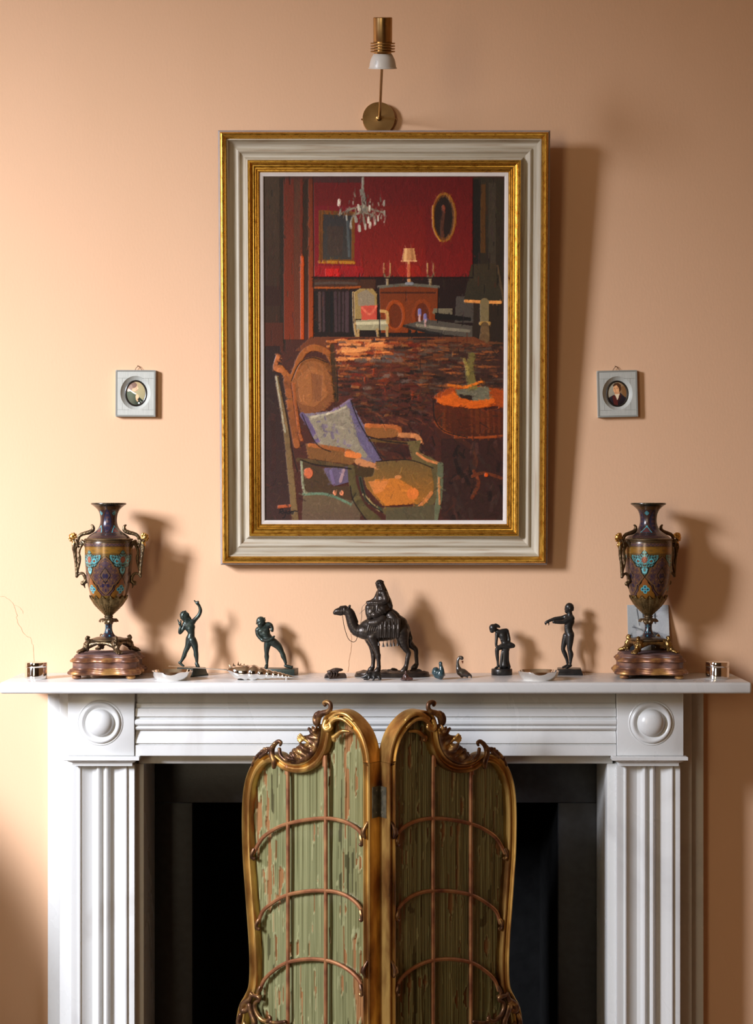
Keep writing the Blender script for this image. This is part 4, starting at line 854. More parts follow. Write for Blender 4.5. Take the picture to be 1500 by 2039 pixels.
def make_vase(label, loc, rz):
    t = thing('enamelled_vase', label, 'vase', loc, rz, 'pair of enamelled vases')
    n = 360; pr = np.array(VPROF, float)[:, ::-1]                      # (row, radius)
    rows = crom([(y, r) for y, r in pr], 10); rows = rows[np.concatenate([[True], np.hypot(*np.diff(rows, axis=0).T) > 1.2])]
    m = len(rows); th = (np.arange(n)/n*2*np.pi)[None, :].repeat(m, 0); Y = rows[:, 0][:, None].repeat(n, 1); R = rows[:, 1][:, None]*VS
    V = np.stack([R*np.sin(th), -R*np.cos(th), vz(Y)], -1).reshape(-1, 3); i = np.arange(m*n).reshape(m, n); j = np.roll(i, -1, 1)
    Q = np.stack([i[1:], j[1:], j[:-1], i[:-1]], -1).reshape(-1, 4)
    me = fast_mesh('body', V, Q); col = vase_paint(th, Y).reshape(-1, 3); color_attr(me, 'paint', np.clip(lin(col)*0.92, 0, 0.85))
    body = link('body', me, M_enamel, t)
    b = MB(); b.lathe([(160*VS, vz(151)), (150*VS, vz(160)), (110*VS, vz(195)), (72*VS, vz(262)), (66*VS, vz(320))], 64, cap=False); b.build('mouth', M_vbronze, body)
    # shoulder ring
    b = MB(); b.lathe([(205*VS, vz(480)), (222*VS, vz(483)), (227*VS, vz(488)), (227*VS, vz(494)), (222*VS, vz(499)), (210*VS, vz(503))], 96, cap=False); b.build('shoulder_ring', M_vbronze, t)
    # chased leaf cup under the belly
    n2 = 144; prof = crom([(170, 1018), (165, 1036), (152, 1062), (132, 1090), (109, 1117), (83, 1145), (57, 1170), (41, 1187)], 6); V = []; F = []
    for k_, (r, y) in enumerate(prof):
        for q in range(n2):
            a = 2*PI*q/n2; sw = (8*a/PI) % 1.0; lf = 1-abs(2*sw-1); tip = 40*lf**1.4*max(0, 1-(y-1020)/70.0)-14*max(0, 1-(y-1020)/40.0); rel = 7.5*lf**0.7*max(0.0, 1-(y-1018)/175.0)-4.5*(lf > 0.86)+3.0*abs(math.sin(24*a+y*0.05))*max(0.0, 1-(y-1020)/150.0)+2.2*math.sin(y*0.30+5*lf)*lf
            V.append(((r+rel)*VS*math.sin(a), -(r+rel)*VS*math.cos(a), vz(y-tip+8)))
    for k_ in range(len(prof)-1):
        for q in range(n2): F.append(((k_+1)*n2+q, (k_+1)*n2+(q+1) % n2, k_*n2+(q+1) % n2, k_*n2+q))
    mk('leaf_cup', V, F, M_leafb, t, angle=60)
    # stem: knop, petal collar, enamelled trumpet foot and disc
    b = MB(); b.lathe([(46*VS, vz(1186)), (40*VS, vz(1192)), (36*VS, vz(1199)), (42*VS, vz(1206)), (42*VS, vz(1212)), (36*VS, vz(1218)), (44*VS, vz(1232)), (50*VS, vz(1244)), (46*VS, vz(1262)), (38*VS, vz(1280))], 40); b.build('knop', M_vbronze, t)
    V = []; F = []; n3 = 96; pr3 = [(40, 1240), (62, 1231), (80, 1235), (92, 1248), (93, 1260), (84, 1256), (62, 1250), (38, 1262)]
    for r, y in pr3:
        for q in range(n3):
            a = 2*PI*q/n3; lf = abs(math.sin(5*a)); r_ = r*(1-0.10*(1-lf)*(r > 60)); V.append((r_*VS*math.sin(a), -r_*VS*math.cos(a), vz(y-(5*(1-lf) if r > 60 else 0)+3*math.sin(20*a)*(r > 70))))
    for k_ in range(len(pr3)-1):
        for q in range(n3): F.append((k_*n3+q, k_*n3+(q+1) % n3, (k_+1)*n3+(q+1) % n3, (k_+1)*n3+q))
    mk('petal_collar', V, F, M_vbronze, t, angle=60, fixn=True)
    rows = crom([(1270, 36), (1300, 33), (1325, 33.5), (1350, 39), (1375, 52), (1392, 72), (1402, 98)], 8); m = len(rows); n4 = 96
    th = (np.arange(n4)/n4*2*np.pi)[None, :].repeat(m, 0); Y = rows[:, 0][:, None].repeat(n4, 1); R = rows[:, 1][:, None]*VS
    V = np.stack([R*np.sin(th), -R*np.cos(th), vz(Y)], -1).reshape(-1, 3); i = np.arange(m*n4).reshape(m, n4); j = np.roll(i, -1, 1); Q = np.stack([i[1:], j[1:], j[:-1], i[:-1]], -1).reshape(-1, 4)
    c = np.zeros((m, n4, 3)); c[:] = (48, 44, 54); w_ = np.sin(th*6)*np.sin(Y*0.11); c[w_ > 0.72] = (84, 150, 170); c[w_ < -0.7] = (70, 46, 44); c[(np.abs(np.sin(th*2)) > 0.985) & (Y < 1360)] = (90, 150, 166)
    me = fast_mesh('foot_trumpet', V, Q); color_attr(me, 'paint', lin(c.reshape(-1, 3))*0.8); link('foot_trumpet', me, M_enamel, t)
    b = MB(); b.lathe([(90*VS, vz(1399)), (120*VS, vz(1404)), (140*VS, vz(1411)), (150*VS, vz(1413)), (164*VS, vz(1420)), (168*VS, vz(1428)), (162*VS, vz(1434)), (152*VS, vz(1437)), (156*VS, vz(1443)), (150*VS, vz(1451)), (120*VS, vz(1454)), (3*VS, vz(1454))], 72, cap=False); b.build('foot_disc', M_vbronze, t)
    # four paw feet
    for q in range(4):
        a = math.radians(-62+90*q); ca, sa = math.sin(a), -math.cos(a)
        g = lambda r, y, s=0: (r*VS*ca-s*VS*sa, r*VS*sa+s*VS*ca, vz(y))
        def ch(pts, sy=0): return [('g', [('c', g(p[0], p[1], sy+(p[3] if len(p) > 3 else 0)), g(q_[0], q_[1], sy+(q_[3] if len(q_) > 3 else 0)), p[2]*VS, q_[2]*VS) for p, q_ in zip(pts, pts[1:])])]
        pr_ = ch([(118, 1446, 24), (165, 1444, 32), (196, 1456, 36), (206, 1478, 31), (222, 1500, 25), (252, 1516, 21), (284, 1526, 18)])
        pr_ += ch([(190, 1430, 18), (214, 1412, 17), (208, 1396, 15), (192, 1398, 12)])
        for s_ in (-1, 1):
            pr_ += ch([(108, 1448, 14, s_*105), (140, 1450, 17, s_*72), (172, 1462, 24, s_*34), (196, 1476, 24, s_*14)]) + ch([(204, 1440, 14, s_*22), (216, 1462, 15, s_*26), (212, 1486, 12, s_*22)]) + ch([(226, 1452, 8, s_*12), (232, 1458, 8, s_*12)])
            pr_ += ch([(212, 1492, 12, s_*16), (206, 1512, 9, s_*20), (214, 1526, 6, s_*18)])
        pr_ += ch([(230, 1470, 13), (238, 1482, 11), (230, 1492, 9)])
        for s_ in (-18, -6, 6, 18): pr_ += ch([(256, 1518, 12, s_), (286, 1526, 11, s_*1.25), (300, 1534, 8, s_*1.3)])
        V, Q = sdf_mesh(pr_, 0.0008, 0.0015, 0.0004, 0.0016); V[:, 2] += -V[:, 2].min()+0.0
        link('paw_foot', fast_mesh('paw_foot', V, Q), M_vbronze if rz == 0 else M_vgold2, t)
    # caryatid handles: scroll, gilt head, draped body, lower volute
    for sgn in (-1, 1):
        g = lambda x, y, dz=0: (sgn*(x)*VS, -dz*VS, vz(y))
        def ch(pts): return [('g', [('c', g(p[0], p[1], p[3] if len(p) > 3 else 0), g(q_[0], q_[1], q_[3] if len(q_) > 3 else 0), p[2]*VS, q_[2]*VS) for p, q_ in zip(pts, pts[1:])])]
        sm_ = lambda pts, s=5: [tuple(r_) for r_ in crom([tuple(p)+((0,) if len(p) == 3 else ()) for p in pts], s)]
        pr_ = ch(sm_([(160, 358, 8), (148, 366, 12), (143, 386, 16), (152, 408, 19), (182, 424, 20), (222, 434, 18), (256, 446, 17), (278, 468, 16), (288, 505, 14), (296, 535, 12)]))
        pr_ += ch(sm_([(330, 500, 16), (318, 520, 22), (312, 555, 21), (314, 600, 19), (312, 650, 17), (305, 700, 15), (300, 760, 15), (297, 800, 16), (298, 836, 13)])) + ch(sm_([(322, 535, 13, 14), (328, 570, 14, 12), (322, 610, 10, 10)]))
        pr_ += ch(sm_([(236, 520, 16), (256, 548, 15), (272, 585, 13), (276, 625, 12, 4), (268, 665, 13, 6), (274, 710, 13, 4), (286, 760, 13), (296, 800, 13)])) + ch(sm_([(268, 640, 9, 8), (280, 655, 11, 8), (272, 690, 9, 8)])) + ch([(292, 520, 13), (262, 530, 15), (232, 525, 18)])
        for s_ in (-1, 1): pr_ += ch(sm_([(250, 505, 13, s_*10), (228, 522, 17, s_*14), (216, 548, 13, s_*18), (214, 570, 8, s_*16)])) + ch(sm_([(304, 500, 12, s_*12), (292, 530, 9, s_*20), (286, 560, 8, s_*18)]))
        pr_ += ch(sm_([(298, 836, 13), (278, 814, 12), (250, 806, 13), (230, 824, 15), (216, 858, 15), (212, 890, 12)])) + ch(sm_([(214, 862, 12), (226, 892, 16), (244, 904, 17), (250, 890, 11), (238, 884, 9)])) + ch(sm_([(226, 900, 12), (228, 922, 9), (220, 944, 4)]))
        V, Q = sdf_mesh(pr_, 0.0008, 0.0009, 0.0003, 0.0018); hd = link('handle', fast_mesh('handle', V, Q), M_vbronze, t)
        pr_ = [('e', g(342, 468), (27*VS, 25*VS, 31*VS), None), ('c', g(366, 472), g(373, 480), 5*VS, 6*VS), ('c', g(360, 498), g(355, 500), 10*VS, 11*VS), ('c', g(366, 488), g(366, 488), 6*VS, 6*VS), ('c', g(338, 490), g(326, 520), 14*VS, 16*VS), ('c', g(364, 455), g(360, 450), 9*VS, 9*VS)]
        for q_ in range(14):
            a_ = q_*0.9; pr_ += [('c', g(330+22*math.cos(a_), 455+20*math.sin(a_), 16*math.sin(a_*1.7)), g(322+16*math.cos(a_), 466+16*math.sin(a_), 20*math.sin(a_*1.7)), 10*VS, 8*VS)]
        pr_ += ch([(318, 520, 16, 8), (330, 540, 14, 12), (322, 560, 11, 14)]) + ch([(322, 520, 16, -8), (332, 540, 14, -12), (322, 560, 11, -14)])
        V, Q = sdf_mesh(pr_, 0.0007, 0.0007); link('gilt_head', fast_mesh('gilt_head', V, Q), M_vgold, hd)
    return t
M_vgold2 = mat('worn_gilding', [(0.15, 0.095, 0.04), (0.40, 0.24, 0.07)], rough=0.34, metal=0.9, scale=90, bump=0.2, bscale=260, bdist=0.0006)
STAND_H = 0.0469
va = P(216.5, 1020, 0.080); vb = P(1291.5, 1020, 0.080)
make_vase('enamelled bronze vase with a lozenge medallion facing forward, beside the striding bronze man', (va.x, va.y, SHELF_Z+STAND_H), 0.0)
make_vase('enamelled bronze vase with gilt female heads standing before the grey photograph', (vb.x, vb.y, SHELF_Z+STAND_H), math.radians(27))

M_wood = mat('worn_red_gold_wood', [(0.085, 0.042, 0.034), (0.155, 0.072, 0.050), (0.22, 0.10, 0.055)], rough=0.5, metal=0.0, scale=45, bump=0.3, bscale=90, bdist=0.0008, stretch=(1, 1, 2.5))
M_woodg = mat('rubbed_gilt_wood', [(0.11, 0.052, 0.036), (0.24, 0.10, 0.045), (0.50, 0.27, 0.085)], rough=0.42, metal=0.4, scale=42, bump=0.25, bscale=120, bdist=0.0006, stops=[0.36, 0.52, 0.66])
M_velvet = mat('faded_mauve_velvet', [(0.105, 0.062, 0.060), (0.155, 0.095, 0.090)], rough=0.9, scale=60, spec=0.1)
def wavy(half, wav, n=26, rc=0.16):
    """square outline with three swelling lobes a side and rounded corners"""
    out = []
    for k_ in range(4):
        a = -PI/2+k_*PI/2; ca, sa = math.cos(a), math.sin(a)      # outward normal of this side
        for i in range(n):
            s_ = -1+2*(i+0.5)/n; e = max(0, (abs(s_)-(1-rc))/rc)
            off = half+wav*math.cos(3*PI*s_*0.97)-half*rc*(1-math.sqrt(max(0, 1-e*e)))*1.0
            l = s_*half*1.0; x, y = off, l
            out.append((ca*x-sa*y, sa*x+ca*y))
    return out
def make_stand(label, loc, rz):
    t = thing('vase_stand', label, 'stand', loc, rz, 'carved stands under the vases')
    def tiers(name, rows, m, wv=0.0042):
        V = []; F = []; n = None
        for h_, z in rows:
            o = wavy(h_, wv*h_/0.068); n = len(o); V += [(x, y, z) for x, y in o]
        for j in range(len(rows)-1):
            for i in range(n): F.append((j*n+i, j*n+(i+1) % n, (j+1)*n+(i+1) % n, (j+1)*n+i))
        F += [tuple(reversed(range(n))), tuple((len(rows)-1)*n+i for i in range(n))]
        return mk(name, V, F, m, t, smooth=True, angle=40)
    q = 0.0665
    tiers('lower_moulding', [(q*0.93, 0.0078), (q*0.985, 0.0084), (q*1.005, 0.0102), (q*1.005, 0.0124), (q*0.985, 0.0146), (q*0.955, 0.0152), (q*0.955, 0.0166), (q*0.935, 0.0182), (q*0.905, 0.0190), (q*0.885, 0.0193), (q*0.88, 0.0206)], M_woodg)
    tiers('waist', [(q*0.870, 0.0205), (q*0.872, 0.0215), (q*0.872, 0.0312), (q*0.88, 0.0318)], M_wood)
    tiers('upper_moulding', [(q*0.875, 0.0317), (q*0.925, 0.0322), (q*0.942, 0.0338), (q*0.935, 0.0356), (q*0.905, 0.0362), (q*0.905, 0.0374), (q*0.875, 0.0392), (q*0.845, 0.0402)], M_woodg)
    tiers('top_step', [(q*0.845, 0.0401), (q*0.84, 0.0424), (q*0.815, 0.0442), (q*0.80, 0.0448), (q*0.80, 0.0460), (q*0.785, 0.0463)], M_wood)
    tiers('velvet_top', [(q*0.78, 0.0459), (q*0.775, 0.0466), (q*0.75, STAND_H)], M_velvet)
    for sx in (-1, 1):
        for sy in (-1, 1):
            b = MB(); b.lathe([(0.004, 0.0), (0.0078, 0.0012), (0.0093, 0.0038), (0.0085, 0.0062), (0.0062, 0.0080)], 24, c=(sx*q*0.78, sy*q*0.80, 0)); b.build('ball_foot', M_woodg, t)
    return t
make_stand('carved red and gold wavy-edged stand under the vase beside the silver dish', (va.x-0.0015, va.y, SHELF_Z), 0.0)
make_stand('carved red and gold wavy-edged stand under the vase with the photograph behind', (vb.x+0.002, vb.y, SHELF_Z), math.radians(-4))

# ------------------------------------------------------------------ photograph leaning behind the vase
def photo():
    p = Paint(84, 136, (150, 156, 158)); p.rect(0, 0, 84, 136, (158, 162, 162), (128, 130, 130)); p.poly([(0, 0), (50, 0), (20, 50), (0, 70)], (138, 142, 142), al=0.5); p.poly([(40, 20), (84, 10), (84, 60), (50, 50)], (176, 178, 176), al=0.6)
    p.poly([(20, 10), (30, 60), (30, 136), (14, 136), (18, 60)], (170, 172, 170), al=0.5); p.line([(20, 8), (24, 40)], 2, (64, 66, 68)); p.line([(32, 16), (33, 34)], 3, (60, 62, 66)); p.line([(56, 18), (56, 36)], 3, (50, 52, 56)); p.line([(10, 44), (26, 48), (40, 60)], 1.6, (70, 72, 74))
    p.poly([(0, 78), (6, 56), (12, 66), (18, 84), (22, 100), (0, 100)], (44, 46, 48)); p.line([(8, 62), (14, 84)], 2, (110, 112, 112)); p.poly([(50, 52), (62, 56), (84, 86), (84, 136), (44, 136), (46, 80)], (54, 52, 52)); p.poly([(66, 58), (84, 80), (84, 96)], (84, 80, 76)); p.rect(0, 100, 84, 136, (80, 80, 80), (60, 60, 60)); p.dabs(200, (0, 0, 84, 136), 0.4, 1.0, 8, 2, 0.05, 0.4); return p
pb = P(1293, 1340, 0.02); ph = thing('photograph_card', 'grey black and white photograph card leaning on the wall behind the vase', 'photograph', (XD(1293, 0.018), -0.030, SHELF_Z)); ph.rotation_euler = (math.radians(-12), 0, 0)
hcard = 0.138
b = MB(); b.box(-0.0412, 0.0412, 0.0, 0.0008, 0.0, hcard); b.build('card', mat('card_stock', [(0.55, 0.55, 0.53)], rough=0.7), ph, smooth=False)
pg = painted_grid('print', photo(), 0.0818, hcard-0.0006, mat('photo_print', [(1, 1, 1)], rough=0.3, attr='paint'), ph, gain=1.35); pg.location = (0, -0.0003, hcard/2)

# ------------------------------------------------------------------ silver canisters and dishes
def canister(label, cxp, d, r, h):
    t = thing('silver_canister', label, 'canister', (XD(cxp, d), -d, SHELF_Z), group='polished silver canisters')
    hs = h*0.70
    b = MB(); b.lathe([(r*0.97, 0.0), (r*0.995, 0.0006), (r, 0.0014), (r, hs-0.0004), (r*0.992, hs)], 72); b.build('body', M_silver, t, angle=50)
    b = MB(); b.lathe([(r*0.992, hs+0.0002), (r*1.004, hs+0.0006), (r*1.004, h-0.0012), (r*0.99, h-0.0003), (r*0.95, h), (0.0005, h+0.0004)], 72); b.build('lid', M_silver, t, angle=50)
canister('round polished silver canister at the shelf end by the branching wall crack', 72, 0.124, 0.0212, 0.0318)
canister('round polished silver canister at the shelf end past the vase with the photograph', 1429, 0.124, 0.0222, 0.0325)
def dish(label, cxp):
    d = 0.150; R = 0.0392; b = MB()
    o = [(0.0004, 0.0012), (0.0255, 0.0012), (0.0268, 0.0), (0.0285, 0.0), (0.0292, 0.0016), (0.0335, 0.0045), (0.0368, 0.0098), (0.0386, 0.0150), (R, 0.0164), (R+0.0002, 0.0172), (R-0.0006, 0.0175), (0.0378, 0.0158), (0.0358, 0.0105), (0.0325, 0.0060), (0.0285, 0.0036), (0.0200, 0.0030), (0.0004, 0.0028)]
    V = []; F = []; n = 96
    for r, z in o:
        for i in range(n):
            a = 2*PI*i/n; sc_ = 1-0.012*abs(math.sin(5*a))*(r > 0.033)*((r-0.033)/0.006); V.append((r*sc_*math.cos(a), r*sc_*math.sin(a), z))
    for j in range(len(o)-1):
        for i in range(n): F.append((j*n+i, j*n+(i+1) % n, (j+1)*n+(i+1) % n, (j+1)*n+i))
    ob = mk('silver_dish', V, F, M_silver, None, (XD(cxp, d), -d, SHELF_Z), angle=50, fixn=True)
    tag(ob, label, 'dish', 'shallow silver dishes')
dish('shallow round silver dish in front of the bronze with raised arms', 343)
dish('shallow round silver dish in front of the bronze man with outstretched arms', 1073)
# ------------------------------------------------------------------ bronzes on the shelf
def plinth(name, parent, cx, cy, w, dpt, h, rz, m, taper=0.0, step=0.0, z=0.0):
    """tapered block with softened edges; local coordinates of its thing"""
    c, s_ = math.cos(rz), math.sin(rz); b = MB(); rows = [(1.0, 0.0), (1.0, step)] if step else [(1.0, 0.0)]
    rows += [(1-taper*0.35, step+(h-step)*0.12), (1-taper, h)] if taper else [(1.0, h)]
    V = []; F = []
    for k_, zz in rows:
        e = (1-k_)*w/2
        for sx, sy in ((-1, -1), (1, -1), (1, 1), (-1, 1)):
            x, y = sx*(w/2-e), sy*(dpt/2-e); V.append((cx+c*x-s_*y, cy+s_*x+c*y, z+zz))
    for j in range(len(rows)-1):
        for i in range(4): F.append((j*4+i, j*4+(i+1) % 4, (j+1)*4+(i+1) % 4, (j+1)*4+i))
    F += [(3, 2, 1, 0), tuple(len(V)-4+i for i in range(4))]; b.add(V, F)
    return b.build(name, m, parent, bevel=0.0007)
def E(f, k, x, y, rx, ry, rz=None, dz=0, rot=0.0):
    """ellipsoid: rx across, ry up, rz in depth, turned by rot in the picture plane"""
    c, s_ = math.cos(rot), math.sin(rot); R = [[c, 0, s_], [0, 1, 0], [-s_, 0, c]]
    return ('e', f(x, y, dz), (rx*k, (rz or min(rx, ry))*k, ry*k), R)

# --- striding faun with raised arms
d = 0.058; base = Vector((XD(381, d), -d, SHELF_Z)); t = thing('bronze_statuette', 'green-black bronze striding man flinging up both arms on a slanted plinth', 'statuette', base)
plinth('plinth', t, 0.0005, -0.0015, 0.050, 0.044, 0.0160, math.radians(-38), M_bronze_g, taper=0.16, step=0.003)
f, k = measured(330, 1180, 0.08826, d, base); k *= 1.08; C = lambda *p: chain(f, k, p)
pr = [E(f, k, 438, 505, 98, 88, 84, 0, 0.75)]
pr += C((450, 585, 58), (472, 690, 58)) + C((440, 715, 58, 10), (540, 690, 70), (610, 645, 60, -10)) + [E(f, k, 545, 755, 112, 112, 78)] + C((560, 800, 88), (578, 900, 72), (565, 1000, 88)) + [E(f, k, 560, 1030, 100, 90, 80)]
pr += C((600, 650, 52, -10), (690, 562, 44, -10), (758, 475, 40, -5), (786, 375, 37, 0), (758, 275, 27, 5)) + C((757, 275, 27, 5), (722, 228, 34, 8), (705, 210, 30, 8)) + C((700, 220, 18, 8), (668, 185, 15, 8), (648, 162, 13, 8))
for q in (-22, -8, 6, 20): pr += C((725, 205, 13, 8+q), (742, 188, 12, 12+q), (728, 178, 11, 18+q))
pr += C((430, 735, 52, 15), (380, 820, 42, 25), (328, 882, 38, 35), (330, 800, 34, 45), (345, 735, 26, 50), (328, 680, 34, 50)) + C((312, 665, 16, 50), (292, 620, 13, 52), (282, 588, 10, 52))
for q in (-14, 0, 14): pr += C((342, 660, 14, 50+q), (352, 625, 12, 52+q), (344, 612, 11, 56+q))
pr += C((605, 1060, 88, 15), (655, 1160, 72, 20), (682, 1285, 50, 20), (688, 1380, 52, 12), (700, 1460, 40, 10), (706, 1540, 30, 10)) + C((698, 1580, 36, 8), (720, 1610, 34, 20), (748, 1650, 26, 35)) + C((700, 1610, 30, 5), (705, 1640, 26, 5))
pr += C((535, 1080, 84, -15), (500, 1190, 62, -25), (440, 1325, 48, -30), (412, 1410, 47, -38), (372, 1490, 34, -42), (340, 1545, 28, -45)) + C((305, 1565, 28, -50), (345, 1600, 27, -45), (398, 1640, 24, -35))
pr += C((652, 1000, 16, -40), (662, 1022, 14, -46), (650, 1040, 10, -46))
pr += [E(f, k, 500, 738, 58, 40, 34, 46, 0.3), E(f, k, 590, 712, 54, 40, 34, 42, 0.3)]
for x, y in ((545, 820), (578, 815), (550, 868), (582, 862)): pr += [E(f, k, x, y, 22, 26, 20, 54)]
pr += C((470, 570, 56), (515, 590, 40)) + C((430, 690, 52), (500, 640, 50))
# hair, horns, beard and face
for x, y, r, z in ((362, 445, 26, 20), (347, 480, 26, 10), (345, 515, 24, 5), (356, 555, 26, 0), (385, 592, 24, 5), (392, 418, 24, 10), (425, 412, 22, 25), (372, 470, 22, 60), (372, 510, 22, 66), (390, 545, 22, 66), (400, 490, 20, 78), (395, 455, 20, 66), (420, 440, 20, 66), (408, 578, 22, 50), (450, 392, 13, 20), (452, 410, 15, 20), (474, 438, 20, 30), (345, 470, 24, -35), (365, 530, 26, -45)): pr += C((x, y, r, z))
pr += C((512, 500, 20, 22), (536, 518, 14, 18)) + C((520, 545, 40, 5), (552, 570, 28, 5), (558, 590, 17, 5)) + C((515, 545, 14, 40), (535, 556, 12, 34)) + C((512, 470, 22, 30), (490, 450, 22, 40))
skin('figure', pr, M_bronze_g, t, 0.00068, 0.0012, sit=0.0150)

# --- leaning bearded man
d = 0.040; base = Vector((XD(552, d), -d, SHELF_Z)); t = thing('bronze_statuette', 'green bronze bearded man leaning back with legs astride behind the silver shell', 'statuette', base)
plinth('plinth', t, 0.0015, -0.001, 0.075, 0.036, 0.0125, math.radians(-10), M_bronze_g)
f, k = measured(490, 1210, 0.08667, d, base); k *= 1.08; C = lambda *p: chain(f, k, p)
pr = [E(f, k, 342, 335, 98, 100, 92, 10, 0.2), E(f, k, 335, 420, 62, 62, 60, 40)] + C((350, 440, 62), (372, 500, 62)) + C((285, 530, 62, 10), (390, 490, 70), (490, 470, 60, -10)) + [E(f, k, 415, 585, 130, 118, 85, 0, -0.4)]
pr += C((440, 620, 95), (510, 720, 88), (575, 800, 92)) + [E(f, k, 575, 800, 105, 92, 82, 0, -0.5)]
pr += C((268, 555, 56, 10), (278, 640, 47, 25), (330, 715, 42, 45), (388, 765, 42, 65)) + C((388, 765, 42, 65), (500, 772, 38, 90), (590, 735, 28, 95)) + C((590, 735, 26, 95), (630, 705, 28, 88), (655, 680, 18, 75))
pr += C((500, 455, 58, -10), (560, 430, 48, -5), (600, 490, 36, 10), (602, 548, 32, 20)) + C((440, 420, 50, -20), (520, 405, 46, -15), (560, 430, 40, -10)) + C((596, 540, 34, 20), (612, 562, 22, 25))
pr += C((502, 830, 84, 0), (482, 950, 66, 5), (476, 1085, 46, 10), (478, 1150, 52, 0), (480, 1230, 38, 0), (482, 1310, 29, 0)) + C((478, 1350, 36, 10), (470, 1385, 40, 35), (468, 1395, 30, 60))
pr += C((640, 830, 90, 0), (750, 920, 74, 5), (828, 1055, 50, 10), (858, 1140, 54, 2), (890, 1220, 40, 0), (912, 1295, 31, 0)) + C((908, 1360, 32, 0), (965, 1375, 34, 10), (1050, 1392, 30, 25)) + C((1060, 1385, 16, 10), (1068, 1370, 14, 8))
for i in range(13): 
    a = i/12; pr += C((240+205*a, 398-92*a+22*math.sin(PI*a), 13, 20+75*math.sin(PI*a)))
pr += C((430, 272, 12, 10), (436, 255, 9, 10)) + C((245, 370, 14, 0)) + C((325, 470, 30, 50), (345, 455, 26, 60))
for x, y in ((290, 285), (330, 262), (375, 262), (410, 290), (300, 325), (345, 305), (385, 315), (315, 350), (270, 340)): pr += C((x, y, 20, 62))
pr += [E(f, k, 355, 560, 62, 42, 34, 52, -0.3), E(f, k, 460, 540, 58, 42, 34, 48, -0.3)]
for x, y in ((440, 645), (480, 635), (462, 690), (502, 680)): pr += [E(f, k, x, y, 24, 28, 20, 62)]
pr += C((318, 402, 14, 92)) + C((290, 420, 18, 70)) + C((365, 410, 16, 75))
skin('figure', pr, M_bronze_g, t, 0.00068, 0.0012, sit=0.0115)

# --- seated boy bending over his foot
d = 0.043; base = Vector((XD(999.6, d), -d, SHELF_Z)); t = thing('bronze_statuette', 'dark bronze seated boy bending over his crossed foot on a round base', 'statuette', base)
b = MB(); b.lathe([(0.0198, 0.0), (0.0206, 0.0008), (0.0206, 0.0104), (0.0198, 0.0118), (0.0150, 0.0124), (0.0005, 0.0126)], 56); b.build('round_base', M_bronze_d, t, angle=50)
f, k = measured(960, 1230, 0.06374, d, base); k *= 1.08; C = lambda *p: chain(f, k, p)
pr = [E(f, k, 345, 375, 112, 118, 100, 20, -0.5), E(f, k, 310, 470, 62, 50, 55, 40)] + C((430, 300, 62), (500, 320, 48), (545, 345, 30)) + C((440, 450, 62, 0), (530, 500, 70, 0)) + C((480, 560, 66, 30), (600, 500, 80), (755, 470, 74, -20)) + [E(f, k, 630, 570, 150, 125, 95, 0, -0.3)] + C((650, 620, 112), (690, 760, 102), (735, 870, 110))
pr += C((465, 570, 56, 45), (452, 700, 46, 60), (440, 860, 40, 75), (445, 930, 34, 80)) + C((445, 930, 34, 80), (470, 960, 28, 85))
pr += C((780, 475, 58, -15), (825, 630, 50, 5), (838, 785, 48, 30), (720, 850, 44, 70), (600, 915, 34, 90)) + C((600, 915, 34, 90), (520, 950, 30, 95), (470, 945, 22, 95))
pr += C((760, 900, 95, 10), (880, 900, 82, 40), (965, 925, 62, 60)) + C((965, 930, 62, 60), (840, 955, 58, 85), (700, 955, 50, 95), (560, 955, 40, 95), (480, 970, 36, 95)) + C((480, 970, 34, 95), (455, 940, 26, 95))
pr += C((680, 930, 90, 0), (560, 980, 78, 30), (478, 1035, 64, 50), (470, 1180, 56, 45), (480, 1290, 50, 38), (492, 1430, 36, 40), (495, 1540, 33, 45)) + C((500, 1580, 34, 40), (450, 1610, 32, 55), (395, 1640, 24, 70))
pr += C((740, 1020, 120, -10), (715, 1200, 105, -10), (700, 1400, 108, -10), (705, 1530, 130, -10)) + C((640, 1130, 42, 40), (610, 1350, 45, 50), (590, 1590, 50, 50)) + C((800, 1150, 45, 20), (800, 1400, 48, 20), (840, 1590, 56, 10))
for x, y, z in ((270, 330, 50), (300, 300, 65), (350, 290, 70), (280, 385, 70), (330, 350, 92), (390, 340, 80), (400, 390, 70), (260, 430, 45), (320, 400, 86), (360, 330, 84)): pr += C((x, y, 24, z))
for y in (640, 690, 740): pr += C((590, y, 22, 62), (680, y-10, 26, 84), (750, y+10, 20, 70))
pr += C((295, 500, 18, 70), (290, 515, 12, 70)) + C((335, 500, 26, 50))
skin('figure', pr, M_bronze_d, t, 0.0006, 0.0012, sit=0.0105)

# --- standing man, arms stretched out in front
d = 0.034; base = Vector((XD(1134, d), -d, SHELF_Z)); t = thing('bronze_statuette', 'black bronze standing nude man holding both arms straight out in front', 'statuette', base)
plinth('plinth', t, 0.0, 0.0, 0.052, 0.050, 0.0118, math.radians(-5), M_bronze_d, taper=0.13, step=0.0035)
f, k = measured(1070, 1190, 0.0834, d, base); k *= 1.08; C = lambda *p: chain(f, k, p)
pr = [E(f, k, 772, 240, 98, 98, 86), E(f, k, 728, 300, 60, 72, 62)] + C((770, 350, 58), (782, 450, 64)) + C((700, 475, 60, -45), (780, 470, 76), (815, 505, 70, 45)) + [E(f, k, 765, 570, 118, 135, 100)] + C((755, 640, 98), (745, 750, 88), (760, 850, 98)) + [E(f, k, 812, 890, 68, 78, 78)]
pr += C((800, 510, 60, 60), (700, 560, 54, 75), (620, 590, 46, 80), (520, 592, 44, 82), (430, 595, 32, 84)) + C((430, 595, 30, 84), (392, 585, 34, 84), (378, 600, 22, 84))
